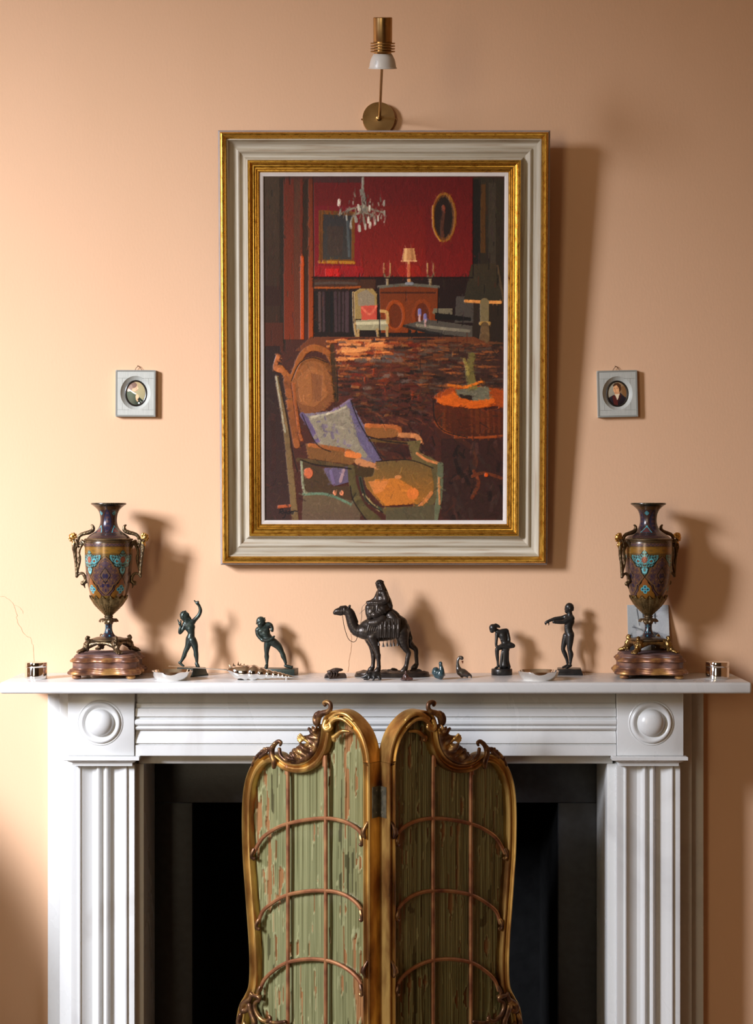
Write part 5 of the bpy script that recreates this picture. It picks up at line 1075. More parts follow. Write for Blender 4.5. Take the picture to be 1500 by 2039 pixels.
pr += C((700, 470, 56, -50), (600, 500, 48, -60), (500, 515, 46, -60), (420, 525, 42, -60), (310, 560, 30, -55)) + C((310, 560, 30, -55), (245, 595, 34, -55), (205, 620, 24, -55), (215, 655, 15, -55)) + C((270, 600, 18, -45), (285, 640, 13, -45), (278, 668, 11, -45))
pr += C((785, 920, 90, 35), (775, 1080, 76, 40), (772, 1245, 52, 40), (802, 1360, 58, 35), (795, 1470, 42, 35), (788, 1570, 32, 35)) + C((790, 1630, 36, 32), (745, 1655, 32, 45), (690, 1690, 24, 60))
pr += C((700, 930, 80, -35), (655, 1080, 64, -40), (624, 1240, 47, -42), (670, 1360, 49, -46), (712, 1480, 36, -48), (730, 1580, 29, -48)) + C((730, 1635, 32, -48), (680, 1655, 29, -38), (615, 1676, 21, -28))
pr += C((672, 275, 18), (664, 292, 13)) + C((690, 345, 30), (700, 360, 26)) + C((682, 235, 24, 15)) + C((686, 320, 16)) + C((780, 270, 18, 84), (782, 290, 14, 84))
for x, y, r, z in ((700, 550, 50, 40), (700, 560, 48, -20), (690, 690, 40, 30), (690, 740, 40, 30), (690, 790, 38, 28)): pr += C((x, y, r, z))
for i in range(16):
    a = i*2.4; pr += C((792+66*math.cos(a)*(0.4+0.04*i), 200+46*math.sin(a)*(0.4+0.03*i), 20, random.uniform(-55, 62)))
pr += C((840, 250, 34, 40), (840, 300, 30, 30)) + C((845, 250, 34, -30))
skin('figure', pr, M_bronze_d, t, 0.00068, 0.0012, sit=0.0105)

# --- camel and rider
d = 0.072; base = Vector((XD(781.5, d), -d, SHELF_Z)); t = thing('camel_rider_bronze', 'dark bronze camel carrying a robed rider on a rocky oval base', 'statuette', base)
f, k = measured(640, 1130, 0.16, d, base); C = lambda *p: chain(f, k, p)
n = 96; V = []; F = []; rows = [(1.0, 0.0), (1.015, 0.0015), (1.0, 0.0036), (0.985, 0.0042), (0.99, 0.0055), (0.975, 0.0078)]
ang = [2*PI*i/n for i in range(n)]
for s_, z in rows:
    for a in ang: V.append((0.0728*s_*math.copysign(abs(math.cos(a))**0.8, math.cos(a)), 0.038*s_*math.copysign(abs(math.sin(a))**0.8, math.sin(a)), z))
for j in range(len(rows)-1):
    for i in range(n): F.append((j*n+i, j*n+(i+1) % n, (j+1)*n+(i+1) % n, (j+1)*n+i))
for q in range(1, 9):
    s_ = 0.975*(1-q/8.0)+0.0
    for a in ang: 
        x, y = 0.0728*s_*math.copysign(abs(math.cos(a))**0.8, math.cos(a)), 0.038*s_*math.copysign(abs(math.sin(a))**0.8, math.sin(a)); V.append((x, y, 0.0088+0.0018*math.sin(x*170+1)*math.sin(y*210+x*90)+0.001*math.sin(x*420)*math.cos(y*380)))
for j in range(len(rows)-1, len(rows)+7):
    for i in range(n): F.append((j*n+i, j*n+(i+1) % n, (j+1)*n+(i+1) % n, (j+1)*n+i))
F.append(tuple(reversed(range(n))))
gb = mk('ground_base', V, F, M_bronze, t, angle=50)
for (x, y, r, zz) in ((0.003, 0.020, 0.007, 0.012), (-0.006, 0.022, 0.006, 0.010), (0.050, 0.008, 0.008, 0.010), (0.060, -0.004, 0.006, 0.009), (-0.010, -0.020, 0.005, 0.009), (0.012, -0.014, 0.005, 0.009), (-0.042, 0.004, 0.006, 0.009)):
    b = MB(); b.ball((x, y, zz-0.002), (r, r*0.7, r*0.6), 9, 6); b.V = [(p[0]+random.uniform(-1, 1)*r*0.18, p[1]+random.uniform(-1, 1)*r*0.18, p[2]+random.uniform(-1, 1)*r*0.12) for p in b.V]; b.build('rock', M_bronze, gb, angle=20)
pr = C((172, 562, 26), (205, 548, 40), (262, 545, 48), (325, 548, 54), (352, 560, 54)) + C((168, 572, 20), (200, 572, 24), (240, 572, 32)) + C((335, 520, 26, 18), (356, 478, 14, 24)) + C((335, 520, 26, -18), (356, 482, 14, -24)) + C((290, 515, 20, 26)) + C((290, 515, 20, -26)) + C((245, 505, 24), (300, 500, 26))
pr += C((345, 565, 58), (368, 640, 62), (392, 720, 66), (440, 785, 74), (530, 800, 92)) + C((395, 560, 20), (420, 620, 20), (440, 680, 22))
pr += C((545, 795, 104), (660, 805, 122), (800, 785, 130), (920, 770, 122), (1005, 770, 100)) + C((560, 740, 80), (650, 700, 90), (780, 650, 100), (900, 650, 84), (990, 700, 84)) + C((760, 840, 80), (860, 830, 78))
pr += C((640, 870, 78, 45), (672, 960, 54, 55), (698, 1060, 35, 58), (706, 1095, 36, 58), (712, 1160, 26, 58), (716, 1225, 25, 58)) + C((714, 1245, 28, 58), (700, 1278, 36, 68), (680, 1290, 26, 74))
pr += C((600, 880, 70, -45), (632, 980, 46, -55), (646, 1075, 34, -58), (650, 1100, 35, -58), (648, 1170, 26, -58), (642, 1235, 25, -58)) + C((640, 1250, 28, -58), (618, 1275, 34, -58), (600, 1284, 24, -56))
pr += C((1000, 820, 95, 40), (1015, 920, 70, 50), (1050, 1005, 44, 55), (1086, 1062, 33, 55), (1072, 1130, 28, 55), (1058, 1220, 26, 55)) + C((1050, 1240, 30, 55), (1030, 1278, 38, 64), (1008, 1290, 28, 70))
pr += C((1040, 840, 85, -40), (1080, 930, 58, -50), (1135, 990, 38, -55), (1178, 1030, 31, -55), (1184, 1110, 26, -55), (1190, 1195, 24, -55)) + C((1188, 1215, 28, -55), (1165, 1246, 36, -55), (1140, 1258, 26, -52))
pr += C((1050, 700, 22), (1085, 760, 18), (1102, 830, 18), (1112, 890, 26), (1100, 945, 12))
skin('camel', pr, M_bronze, t, 0.0009, 0.0014, noise=0.00018, nscale=0.0018)
for x, y, z_ in ((690, 1300, 66), (612, 1290, -58), (1022, 1300, 64), (1160, 1268, -55)):
    c0 = f(x, y, z_); b = MB(); b.ball((c0[0], c0[1], 0.006), (0.0105, 0.0085, max(c0[2]-0.0045, 0.003)), 14, 8); b.V = [(q[0]+random.uniform(-1, 1)*0.0008, q[1]+random.uniform(-1, 1)*0.0008, q[2]+random.uniform(-1, 1)*0.0004) for q in b.V]; b.build('mound', M_bronze, gb, angle=30)
# saddle cloths with folds
pr = C((620, 690, 52, 78), (700, 680, 60, 90), (760, 640, 62, 80)) + C((690, 650, 60, 60), (720, 600, 60, 40)) + C((860, 600, 60, 50), (900, 640, 58, 70), (925, 690, 50, 86)) + C((840, 560, 60, 0), (900, 600, 66, 0), (940, 640, 60, 0))
for i, x in enumerate(range(715, 965, 27)): pr += C((x, 650, 26, 105), (x+4, 760, 20, 128+6*(i % 2)), (x-2, 860, 14, 122))
for i, x in enumerate(range(580, 690, 26)): pr += C((x+20, 700, 20, 100), (x, 780, 15, 112), (x-6, 830, 10, 104))
skin('saddle_cloth', pr, M_bronze, t, 0.0009, 0.0009)
for x, y0, y1 in ((715, 800, 935), (770, 760, 950), (818, 770, 945), (862, 750, 945), (902, 700, 940), (948, 720, 938)):
    b = MB(); z = 138 if x > 730 else 120
    pts = crom([f(x-2, y0, z), f(x+2, (y0+y1)/2, z-4), f(x, y1, z-22)], 5); b.tube(pts, 0.0006, 7); q = [f(x, y1-14, z-22), f(x, y1-4, z-22), f(x+1, y1+14, z-22), f(x+1, y1+32, z-22)]; b.tube(q, [0.0008, 0.0015, 0.0021, 0.0027], 10); b.build('tassel', M_bronze, t)
for i in range(5):
    for x0, y0 in ((762, 690), (752, 735)):
        x = x0+i*42; b = MB(); b.tube([f(x, y0-34, 128), f(x+2, y0-12, 136), f(x+3, y0+16, 138)], [0.0008, 0.0019, 0.0027], 9); b.build('tassel', M_bronze, t)
# rider: robed figure
pr = [E(f, k, 716, 212, 40, 46, 38), E(f, k, 728, 188, 48, 34, 44)] + C((698, 226, 16), (688, 232, 9)) + C((702, 252, 16), (712, 258, 18)) + C((745, 200, 34), (768, 250, 32), (795, 305, 32), (810, 330, 26)) + C((745, 230, 30, 26), (765, 300, 30, 30), (770, 340, 26, 34)) + C((735, 250, 34), (740, 290, 44))
for i in range(12): a = 2*PI*i/12; pr += C((726+46*math.cos(a), 190-9*math.cos(a), 10, 44*math.sin(a)))
pr += C((755, 320, 62), (755, 400, 76), (765, 490, 92)) + C((740, 320, 42, 45), (775, 325, 42, 50)) + C((790, 340, 40, -10), (830, 420, 44, -10), (845, 500, 46, 0), (840, 560, 44, 10), (825, 610, 30, 30)) + C((800, 330, 36, 30), (835, 430, 36, 40), (858, 480, 34, 40))
pr += C((775, 325, 42, 55), (800, 400, 40, 70), (770, 432, 38, 82), (700, 440, 32, 85), (640, 436, 24, 78)) + C((640, 436, 24, 78), (600, 440, 22, 70), (578, 440, 18, 66)) + C((720, 320, 38, -50), (680, 400, 34, -50), (620, 432, 26, -40), (575, 438, 20, -20))
pr += C((770, 510, 88, 20), (680, 500, 68, 50), (600, 500, 52, 60)) + C((596, 500, 50, 60), (592, 570, 42, 70), (610, 612, 36, 80), (588, 625, 22, 84)) + C((760, 530, 70, 60), (700, 580, 46, 92), (660, 590, 40, 98), (690, 612, 20, 100)) + C((680, 500, 60, -45), (605, 510, 46, -55), (590, 600, 36, -60)) + C((700, 540, 46, 70), (630, 545, 44, 80), (620, 590, 34, 84))
for q in range(5): pr += C((700+q*22, 470+8*q, 14, 108-4*q), (690+q*26, 540+4*q, 12, 116-4*q))
skin('rider', pr, M_bronze, t, 0.0008, 0.0009, noise=0.00012, nscale=0.0014)
b = MB(); b.tube(crom([f(566, 440, 60), f(535, 465, 60), f(510, 495, 55), f(505, 560, 50), f(503, 620, 40), f(490, 700, 30)], 6), 0.00045, 6); b.tube(crom([f(560, 505, 60), f(515, 540, 60), f(485, 565, 58), f(484, 582, 58)], 5), 0.0004, 6); b.tube([f(665, 470, 118), f(676, 530, 122), f(690, 585, 122)], 0.0006, 6)
b.tube(crom([f(262, 590, 28), f(272, 650, 28), f(287, 740, 26), f(320, 850, 24), f(352, 905, 22), f(400, 928, 22), f(436, 905, 30), f(452, 845, 45)], 6), 0.00062, 7); b.tube(crom([f(255, 500, 30), f(260, 545, 50), f(262, 592, 30)], 5), 0.0009, 6); b.build('reins', M_bronze, t)

# --- two little birds
M_teal = mat('teal_glaze', [(0.012, 0.030, 0.036), (0.028, 0.062, 0.072), (0.045, 0.035, 0.028)], rough=0.16, scale=70, coat=0.4, stops=[0.3, 0.55, 0.72])
M_brownglaze = mat('brown_green_glaze', [(0.030, 0.034, 0.022), (0.075, 0.050, 0.038), (0.022, 0.034, 0.034)], rough=0.2, scale=60, coat=0.4)
M_beak = mat('red_beak', [(0.16, 0.035, 0.012)], rough=0.3)
d = 0.142; base = Vector((XD(873, d), -d, SHELF_Z)); t = thing('bird_ornament', 'teal glazed pottery bird seen from the breast, beside the camel base', 'ornament', base, group='small glazed pottery birds')
f, k = measured(850, 1290, 0.06667, d, base); C = lambda *p: chain(f, k, p)
pr = [E(f, k, 400, 850, 125, 135, 140, 10), E(f, k, 275, 800, 120, 140, 150, -60, 0.2)] + C((425, 850, 110, 60), (440, 740, 78, 60), (425, 640, 58, 50), (412, 560, 52, 40), (412, 535, 48, 55)) + C((412, 540, 42, 60), (418, 580, 26, 110)) + C((500, 880, 60, -30), (520, 900, 40, -60)) + C((420, 950, 80, 20), (300, 920, 80, -40))
skin('bird', pr, M_teal, t, 0.0006, 0.0022, sit=0.0)
d = 0.112; base = Vector((XD(924, d), -d, SHELF_Z)); t = thing('bird_ornament', 'brown glazed pottery bird with arched neck looking down, red beak', 'ornament', base, group='small glazed pottery birds')
f, k = measured(850, 1290, 0.06667, d, base); C = lambda *p: chain(f, k, p)
pr = C((965, 700, 88), (1010, 760, 118), (1090, 780, 118), (1200, 820, 78), (1300, 850, 34), (1330, 890, 26), (1340, 930, 14)) + C((950, 660, 74), (930, 570, 56), (922, 480, 42), (938, 390, 38), (985, 320, 40), (1030, 318, 44)) + [E(f, k, 1050, 350, 55, 56, 50, 0, 0.5)] + C((1060, 800, 90, 40), (1200, 830, 60, 40)) + C((1060, 800, 90, -40), (1200, 830, 60, -40)) + C((1180, 880, 26, 30), (1220, 925, 16, 36)) + C((1180, 880, 26, -30), (1220, 925, 16, -36)) + C((1050, 860, 60), (1050, 880, 50))
o = skin('bird', pr, M_brownglaze, t, 0.0006, 0.0022, sit=0.0)
b = MB(); b.tube([f(1066, 395, 0), f(1072, 425, 0), f(1076, 458, 0), f(1078, 482, 0)], [0.0021, 0.0017, 0.0009, 0.0002], 10); b.build('beak', M_beak, o)

# --- cicada on a roof tile
M_tile = mat('brown_tile_bronze', [(0.055, 0.036, 0.028), (0.10, 0.070, 0.055)], rough=0.45, metal=0.3, scale=90, bump=0.3, bscale=300, bdist=0.0006)
d = 0.115; base = Vector((XD(667, d), -d, SHELF_Z)); t = thing('insect_ornament', 'small brown bronze cicada perched on a half-round roof tile', 'ornament', base, rz=math.radians(30))
b = MB(); poly = []; R1, R2 = 0.0112, 0.0082; n = 16
for i in range(n+1): a = PI*i/n; poly.append((R1*math.cos(a), R1*0.85*math.sin(a)))
for i in range(n, -1, -1): a = PI*i/n; poly.append((R2*math.cos(a), R2*0.75*math.sin(a)))
b.prism(poly, lambda p: (-0.017, p[0], p[1]), lambda p: (0.020, p[0], p[1])); b.build('roof_tile', M_tile, t, angle=40)
g = lambda x, y, z: (x, y, z)
pr = [('e', (-0.002, 0, 0.0130), (0.0105, 0.0062, 0.0056), None), ('e', (-0.0115, 0, 0.0125), (0.0045, 0.0055, 0.0040), None), ('c', (-0.013, 0.0052, 0.0135), (-0.013, 0.0052, 0.0135), 0.0016, 0.0016), ('c', (-0.013, -0.0052, 0.0135), (-0.013, -0.0052, 0.0135), 0.0016, 0.0016)]
for s_ in (-1, 1):
    pr += [('e', (0.005, s_*0.0048, 0.0160), (0.0105, 0.0030, 0.0034), None)]
    for q in (-0.010, -0.004, 0.002): pr += [('c', (q, s_*0.005, 0.0115), (q-0.003, s_*0.0095, 0.0075), 0.0011, 0.0008), ('c', (q-0.003, s_*0.0095, 0.0075), (q-0.005, s_*0.0108, 0.0040), 0.0008, 0.0006)]
skin('cicada', pr, M_tile, t, 0.0006, 0.0010)

# --- small boar and tiny seated figure in front of the camel
d = 0.160; base = Vector((XD(739, d), -d, SHELF_Z)); t = thing('boar_ornament', 'tiny dark bronze boar lying before the camel base', 'ornament', base)
f, k = measured(635, 1300, 0.14, d, base); C = lambda *p: chain(f, k, p)
pr = [E(f, k, 775, 350, 92, 46, 50)] + C((800, 340, 50), (850, 352, 40)) + C((720, 345, 44, 10), (680, 352, 36, 14), (640, 368, 22, 16), (618, 372, 15, 16)) + C((690, 318, 14, 34), (676, 298, 7, 40)) + C((700, 315, 14, -14), (690, 296, 7, -18)) + C((720, 370, 22, 40), (700, 395, 14, 48), (645, 398, 10, 50)) + C((790, 370, 24, 42), (778, 400, 13, 52), (770, 408, 11, 56)) + C((860, 370, 26, 30), (870, 396, 18, 36)) + C((720, 370, 22, -30), (690, 398, 13, -36)) + C((860, 372, 24, -30), (880, 398, 14, -34))
for i in range(9): pr += C((700+i*19, 312-8*math.sin(i/8*PI), 9, 0))
skin('boar', pr, M_bronze_d, t, 0.0006, 0.0012, sit=0.0)
d = 0.165; base = Vector((XD(810, d), -d, SHELF_Z)); t = thing('seated_figure_ornament', 'tiny reddish brown carved figure sitting cross-legged before the camel base', 'ornament', base)
f, k = measured(635, 1300, 0.14, d, base); C = lambda *p: chain(f, k, p)
M_red = mat('reddish_wood', [(0.045, 0.018, 0.014), (0.10, 0.045, 0.035)], rough=0.35, scale=120, coat=0.2)
pr = [E(f, k, 1238, 298, 15, 18, 15), E(f, k, 1238, 284, 11, 9, 11)] + C((1238, 312, 9), (1240, 330, 16)) + C((1226, 332, 14), (1240, 350, 27), (1244, 375, 34)) + C((1220, 334, 11), (1204, 358, 9), (1216, 372, 8, 25)) + C((1258, 334, 11), (1276, 358, 9), (1262, 372, 8, 25)) + C((1240, 385, 30), (1195, 390, 20, 12), (1180, 396, 15, 24), (1225, 398, 12, 40)) + C((1240, 385, 30), (1300, 386, 20, 12), (1325, 392, 15, 20), (1270, 400, 12, 40)) + [E(f, k, 1248, 400, 78, 12, 45, 5)]
skin('seated_figure', pr, M_red, t, 0.0005, 0.0009, sit=0.0)

# --- silver spindle shell
d = 0.150; base = Vector((XD(520, d), -d, SHELF_Z)); t = thing('silver_shell', 'polished silver spiral sea shell with spikes and a long thin stem', 'ornament', base)
f, k = measured(440, 1300, 0.11333, d, base)
env = [(95, 296, 312), (150, 262, 345), (195, 236, 385), (250, 222, 440), (330, 214, 470), (420, 212, 484), (470, 216, 482), (488, 232, 468), (500, 214, 474), (570, 208, 490), (630, 232, 480), (656, 258, 464), (664, 248, 466), (725, 262, 470), (780, 292, 462), (793, 304, 452), (800, 292, 456), (850, 298, 460), (894, 326, 452), (904, 330, 448), (912, 318, 452), (955, 326, 456), (992, 344, 450), (1000, 348, 446), (1008, 338, 450), (1040, 344, 455), (1064, 362, 450), (1070, 366, 446), (1076, 358, 450), (1104, 364, 454), (1130, 380, 450), (1136, 382, 446), (1142, 376, 448), (1162, 382, 451), (1182, 394, 448), (1188, 396, 445), (1194, 390, 447), (1210, 398, 450), (1226, 406, 447), (1232, 402, 446), (1246, 410, 449), (1262, 418, 446), (1280, 420, 448), (1310, 430, 447), (1350, 440, 447), (1388, 446, 448)]
V = []; F = []; n = 40
for x, a_, b_ in env:
    r = (b_-a_)/2
    for i in range(n): 
        g_ = 2*PI*i/n; sk = 9*math.sin(g_)*(r > 12)*min(1, r/60.0); q = f(x+sk*1.2, (a_+b_)/2-r*math.sin(g_), r*math.cos(g_)); V.append(q)
for j in range(len(env)-1):
    for i in range(n): F.append((j*n+i, (j+1)*n+i, (j+1)*n+(i+1) % n, j*n+(i+1) % n))
F += [tuple(range(n)), tuple(reversed([(len(env)-1)*n+i for i in range(n)]))]
mz = min(v[2] for v in V)
sh = mk('spiral_body', V, F, M_silver, t, smooth=True, angle=70, fixn=True); 
b = MB(); b.tube(crom([f(110, 304), f(20, 296), f(-180, 282), f(-500, 262), f(-880, 240), f(-905, 239)], 6), [0.0013]*6+[0.0011]*6+[0.0009]*6+[0.0007]*6+[0.0006]*7, 10); b.ball(f(-905, 239), 0.0011, 10, 7); b.build('stem', M_silver, t)
for x, y, dx, dy, dz in ((165, 250, -20, -40, 10), (225, 228, -10, -50, 0), (305, 218, 2, -64, -4), (345, 222, 10, -40, 8), (405, 220, 8, -28, 6), (250, 230, -14, -26, 40), (330, 225, 6, -26, 44), (185, 252, -22, -10, 30)):
    b = MB(); b.tube([f(x, y+14, dz*0.6), f(x+dx*0.4, y+dy*0.4, dz*0.9), f(x+dx, y+dy, dz*1.1)], [0.0022, 0.0011, 0.0002], 9); b.build('spike', M_silver, t)
b = MB(); p0 = f(362, 484); b.lathe([(0.0068, 0.0), (0.0076, 0.0004), (0.0076, 0.0014), (0.0060, p0[2]+0.002)], 24, c=(p0[0], p0[1], 0)); b.build('foot', M_bronze, t)
b = MB(); p1 = f(1150, 448); b.lathe([(0.0022, 0.0), (0.0022, max(p1[2], 0.0005)+0.0008)], 12, c=(p1[0], p1[1], 0)); b.build('rest', M_silver, t)
# ------------------------------------------------------------------ folding glazed screen in front of the fireplace
TH = math.radians(35); HD = 0.362; HX = -0.0100; MX = 0.0052       # fold angle, depth and x of the front hinge edge, mirror axis
e_ = (-math.cos(TH), math.sin(TH)); n_ = (-math.sin(TH), -math.cos(TH))
def leaf_uv(px, py):
    """measured picture point -> (u outward from the hinge edge, z) on the leaf that faces the window"""
    a = (px-750)/1000; den = a*n_[0]+3.5*n_[1]; tt = (HX*n_[0]+(-HD)*n_[1]+3.5*n_[1])/den
    X, Y = a*tt, -3.5+3.5*tt; return ((X-HX)*e_[0]+(Y+HD)*e_[1], CAM_Z-(py-1020)/1000*tt)
Z3 = lambda x, y: leaf_uv(470+x*0.2, 1380+y*0.2)
Z5 = lambda x, y: leaf_uv(470+x*0.2, 1690+y*0.2)
M_sgilt = mat('worn_screen_gilding', [(0.095, 0.036, 0.016), (0.31, 0.145, 0.04), (0.62, 0.385, 0.11), (0.44, 0.24, 0.065)], rough=0.34, metal=0.75, scale=26, stretch=(1, 1, 0.35), detail=6, stops=[0.28, 0.42, 0.60, 0.76], bump=0.25, bscale=110, bdist=0.0008, rough_var=0.08)
M_scarve = mat('dark_gilt_carving', [(0.060, 0.026, 0.015), (0.15, 0.072, 0.032), (0.44, 0.25, 0.075)], rough=0.36, metal=0.65, scale=60, detail=6, stops=[0.34, 0.52, 0.68], bump=0.3, bscale=220, bdist=0.0006)
M_sbar = mat('red_gilt_bar', [(0.16, 0.055, 0.026), (0.34, 0.14, 0.06), (0.46, 0.25, 0.10)], rough=0.42, metal=0.5, scale=30, stops=[0.3, 0.5, 0.74], bump=0.2, bscale=160, bdist=0.0005)
M_silk = mat('torn_green_silk', [(1, 1, 1)], rough=0.75, attr='paint', spec=0.2, bump=0.2, bscale=600, bdist=0.0004)
M_hinge = mat('steel_hinge', [(0.09, 0.08, 0.055), (0.20, 0.17, 0.11)], rough=0.45, metal=0.7, scale=90)
M_sglass = bpy.data.materials.new('screen_glass'); M_sglass.use_nodes = True; thin_glass(M_sglass, (0.97, 0.98, 0.95, 1), 0.015, 1.5)
zb = 0.17
uh = Z3(1312, 900)[0]
path = [(uh, zb), (uh, 0.4), (uh, 0.7), Z3(1312, 900)] + [Z3(*q) for q in ((1308, 700), (1288, 560), (1245, 430), (1180, 330), (1100, 255), (1020, 222), (955, 232), (915, 275), (900, 345), (892, 440), (862, 560), (795, 670), (695, 738), (590, 752), (500, 732), (432, 690), (385, 655), (325, 648), (250, 682), (180, 770), (134, 900), (112, 1060), (106, 1250), (108, 1450))]
path += [Z5(*q) for q in ((115, 100), (132, 350), (150, 600), (168, 850), (180, 1080), (180, 1260), (165, 1400), (120, 1500))]
u_o = Z5(70, 1600)[0]; z_s = Z5(70, 1600)[1]
path += [(u_o, z_s), (u_o+0.006, z_s-0.04), (u_o+0.004, z_s-0.12), (u_o-0.006, z_s-0.22), (u_o-0.010, zb+0.05), (u_o-0.010, zb)]
PC = crom(path, 5)
def make_leaf(root, mirror):
    sg = -1 if mirror else 1; ox = 2*MX-HX if mirror else HX
    def W(u, z, w=0.0): return (ox+sg*(e_[0]*u+n_[0]*w), -HD+e_[1]*u+n_[1]*w, z)
    # moulded frame swept round the leaf: flat back, stepped front
    cs = [(-0.0078, -0.030), (-0.0078, -0.001), (-0.0066, 0.0024), (-0.0048, 0.0030), (-0.0030, 0.0014), (-0.0016, -0.0006), (0.0006, -0.0010), (0.0024, 0.0006), (0.0036, 0.0034), (0.0052, 0.0046), (0.0068, 0.0036), (0.0078, 0.0), (0.0078, -0.030)]; cs = [(a*1.16, w*(1.25 if w > 0 else 1.0)) for a, w in cs]
    # first entry: inward side negative (towards the fabric)
    T = np.gradient(PC, axis=0); T /= np.linalg.norm(T, axis=1)[:, None]; Nn = np.stack([T[:, 1], -T[:, 0]], 1)      # sideways
    cen = PC.mean(0); sgn_in = 1.0
    V = []; F = []; nn = len(cs)
    for (u, z), (nu, nz) in zip(PC, Nn):
        for a, w in cs: V.append(W(u-nu*a*SIDE, z-nz*a*SIDE, w))
    for i in range(len(PC)-1):
        for q in range(nn): F.append((i*nn+q, i*nn+(q+1) % nn, (i+1)*nn+(q+1) % nn, (i+1)*nn+q))
    F += [tuple(range(nn)), tuple(reversed([(len(PC)-1)*nn+q for q in range(nn)]))]
    leaf = mk('leaf_frame', V, F, M_sgilt, root, smooth=True, angle=40, fixn=True)
    # lower rail and feet down to the floor
    b = MB()
    def slab(u0, u1, z0, z1, w0, w1): 
        V = [W(u, z, w) for w in (w0, w1) for u, z in ((u0, z0), (u1, z0), (u1, z1), (u0, z1))]; b.add(V, [(0, 1, 2, 3), (7, 6, 5, 4), (0, 4, 5, 1), (1, 5, 6, 2), (2, 6, 7, 3), (3, 7, 4, 0)])
    slab(-0.0, u_o-0.002, zb-0.012, zb+0.008, -0.030, 0.002); b.build('bottom_rail', M_sgilt, leaf, bevel=0.002)
    b = MB(); slab(0.0005, 0.017, 0.0, zb-0.0125, -0.029, 0.001); b.build('foot', M_sgilt, leaf, bevel=0.002)
    b = MB(); slab(u_o-0.020, u_o-0.003, 0.0, zb-0.0125, -0.029, 0.001); b.build('foot', M_sgilt, leaf, bevel=0.002)
    # pleated torn silk and the glass in front
    poly = PC; ulo, uhi = poly[:, 0].min(), poly[:, 0].max(); zlo, zhi = zb, poly[:, 1].max(); st_u, st_z = 0.0013, 0.0026
    us = np.arange(ulo, uhi, st_u); zs = np.arange(zlo, zhi, st_z); U, Zz = np.meshgrid(us, zs)
    ins_ = np.zeros(U.shape, bool); A = np.vstack([poly, poly[:1]])
    for (xa, ya), (xb, yb) in zip(A, A[1:]):
        if ya == yb: continue
        ins_ ^= ((ya > Zz) != (yb > Zz)) & (U < (xb-xa)*(Zz-ya)/(yb-ya)+xa)
    r2 = np.random.default_rng(11+mirror)
    def vn(su, sz):                                   # smooth random field, long in z
        gu = int((uhi-ulo)/su)+3; gz = int((zhi-zlo)/sz)+3; G = r2.random((gz, gu)); a = (U-ulo)/su; c = (Zz-zlo)/sz; i, j = a.astype(int), c.astype(int); fa, fc = a-i, c-j; fa = fa*fa*(3-2*fa); fc = fc*fc*(3-2*fc)
        return (G[j, i]*(1-fa)+G[j, i+1]*fa)*(1-fc)+(G[j+1, i]*(1-fa)+G[j+1, i+1]*fa)*fc
    pl_ = vn(0.005, 0.35); fine = vn(0.0026, 0.12); big = vn(0.022, 0.20); rip = vn(0.006, 0.030); tear = vn(0.0045, 0.045)*0.6+vn(0.010, 0.11)*0.4; mid = vn(0.07, 0.5)
    edge = np.clip(np.abs((U-(ulo+uhi)/2)/((uhi-ulo)/2))*1.5-0.55, 0, 1); topw = np.clip((Zz-1.02)/0.1, 0, 1)*0.6
    tv = tear+0.16*np.maximum(edge, topw)-0.05*mid; torn = tv > 0.715; strip = (tv > 0.665) & ~torn
    depth = -0.0145+0.0034*(np.sin(U*1500+6*big)*0.35+pl_-0.5)+0.0026*(fine-0.5)+0.0030*strip*rip-0.0032*torn
    c = np.zeros(U.shape+(3,)); tt = np.clip(0.25+0.9*(fine-0.25)+0.25*(pl_-0.5), 0, 1)[..., None]
    c[:] = lin((126, 128, 92))*(1-tt)+lin((178, 178, 138))*tt
    yel = np.clip((edge-0.2)*1.2, 0, 1)[..., None]*0.55; c = c*(1-yel)+lin((150, 142, 96))*yel
    c[strip] = lin((188, 188, 148))*(0.75+0.35*rip[strip][:, None]); c[torn] = lin((178, 128, 88))*(0.85+0.3*fine[torn][:, None])
    dk = (tv < 0.30) & (edge > 0.15); c[dk] = lin((92, 90, 62))
    V = np.stack([ox+sg*(e_[0]*U+n_[0]*depth), -HD+e_[1]*U+n_[1]*depth, Zz], -1).reshape(-1, 3); i = np.arange(U.size).reshape(U.shape)
    Q = np.stack([i[:-1, :-1], i[:-1, 1:], i[1:, 1:], i[1:, :-1]], -1)[ins_[:-1, :-1] & ins_[1:, 1:]].reshape(-1, 4)
    if not mirror: Q = Q[:, ::-1]
    used_ = np.unique(Q); remap = np.full(U.size, -1); remap[used_] = np.arange(len(used_))
    me = fast_mesh('silk_panel', V[used_], remap[Q]); color_attr(me, 'paint', np.clip(c.reshape(-1, 3)[used_]*np.array([0.74, 0.70, 0.68]), 0, 0.9)); link('silk_panel', me, M_silk, leaf)
    b = MB(); pp = [tuple(q) for q in PC[::2]]
    b.prism(pp, lambda q: W(q[0], q[1], -0.0060), lambda q: W(q[0], q[1], -0.0075)); b.build('glass_pane', M_sglass, leaf, smooth=False)
    b = MB(); b.prism(pp, lambda q: W(q[0], q[1], -0.0225), lambda q: W(q[0], q[1], -0.0265)); b.build('back_board', mat('plain_pine', [(0.14, 0.085, 0.04)], rough=0.8), leaf, smooth=False)
    # glazing bars
    def bar(pts, rad=0.0037):
        P_ = crom(pts, 6) if len(pts) > 2 else np.array(pts, float)
        b = MB(); b.tube([W(u, z, -0.0032) for u, z in P_], rad, 8); return b.build('glazing_bar', M_sbar, leaf)
    ua, uc = Z3(507, 1300)[0], Z3(884, 1250)[0]
    bar([Z3(492, 815), (ua, Z3(507, 900)[1]), (ua, 0.6), (ua, zb)]); bar([Z3(868, 735), (uc, Z3(884, 830)[1]), (uc, 0.6), (uc, zb)])
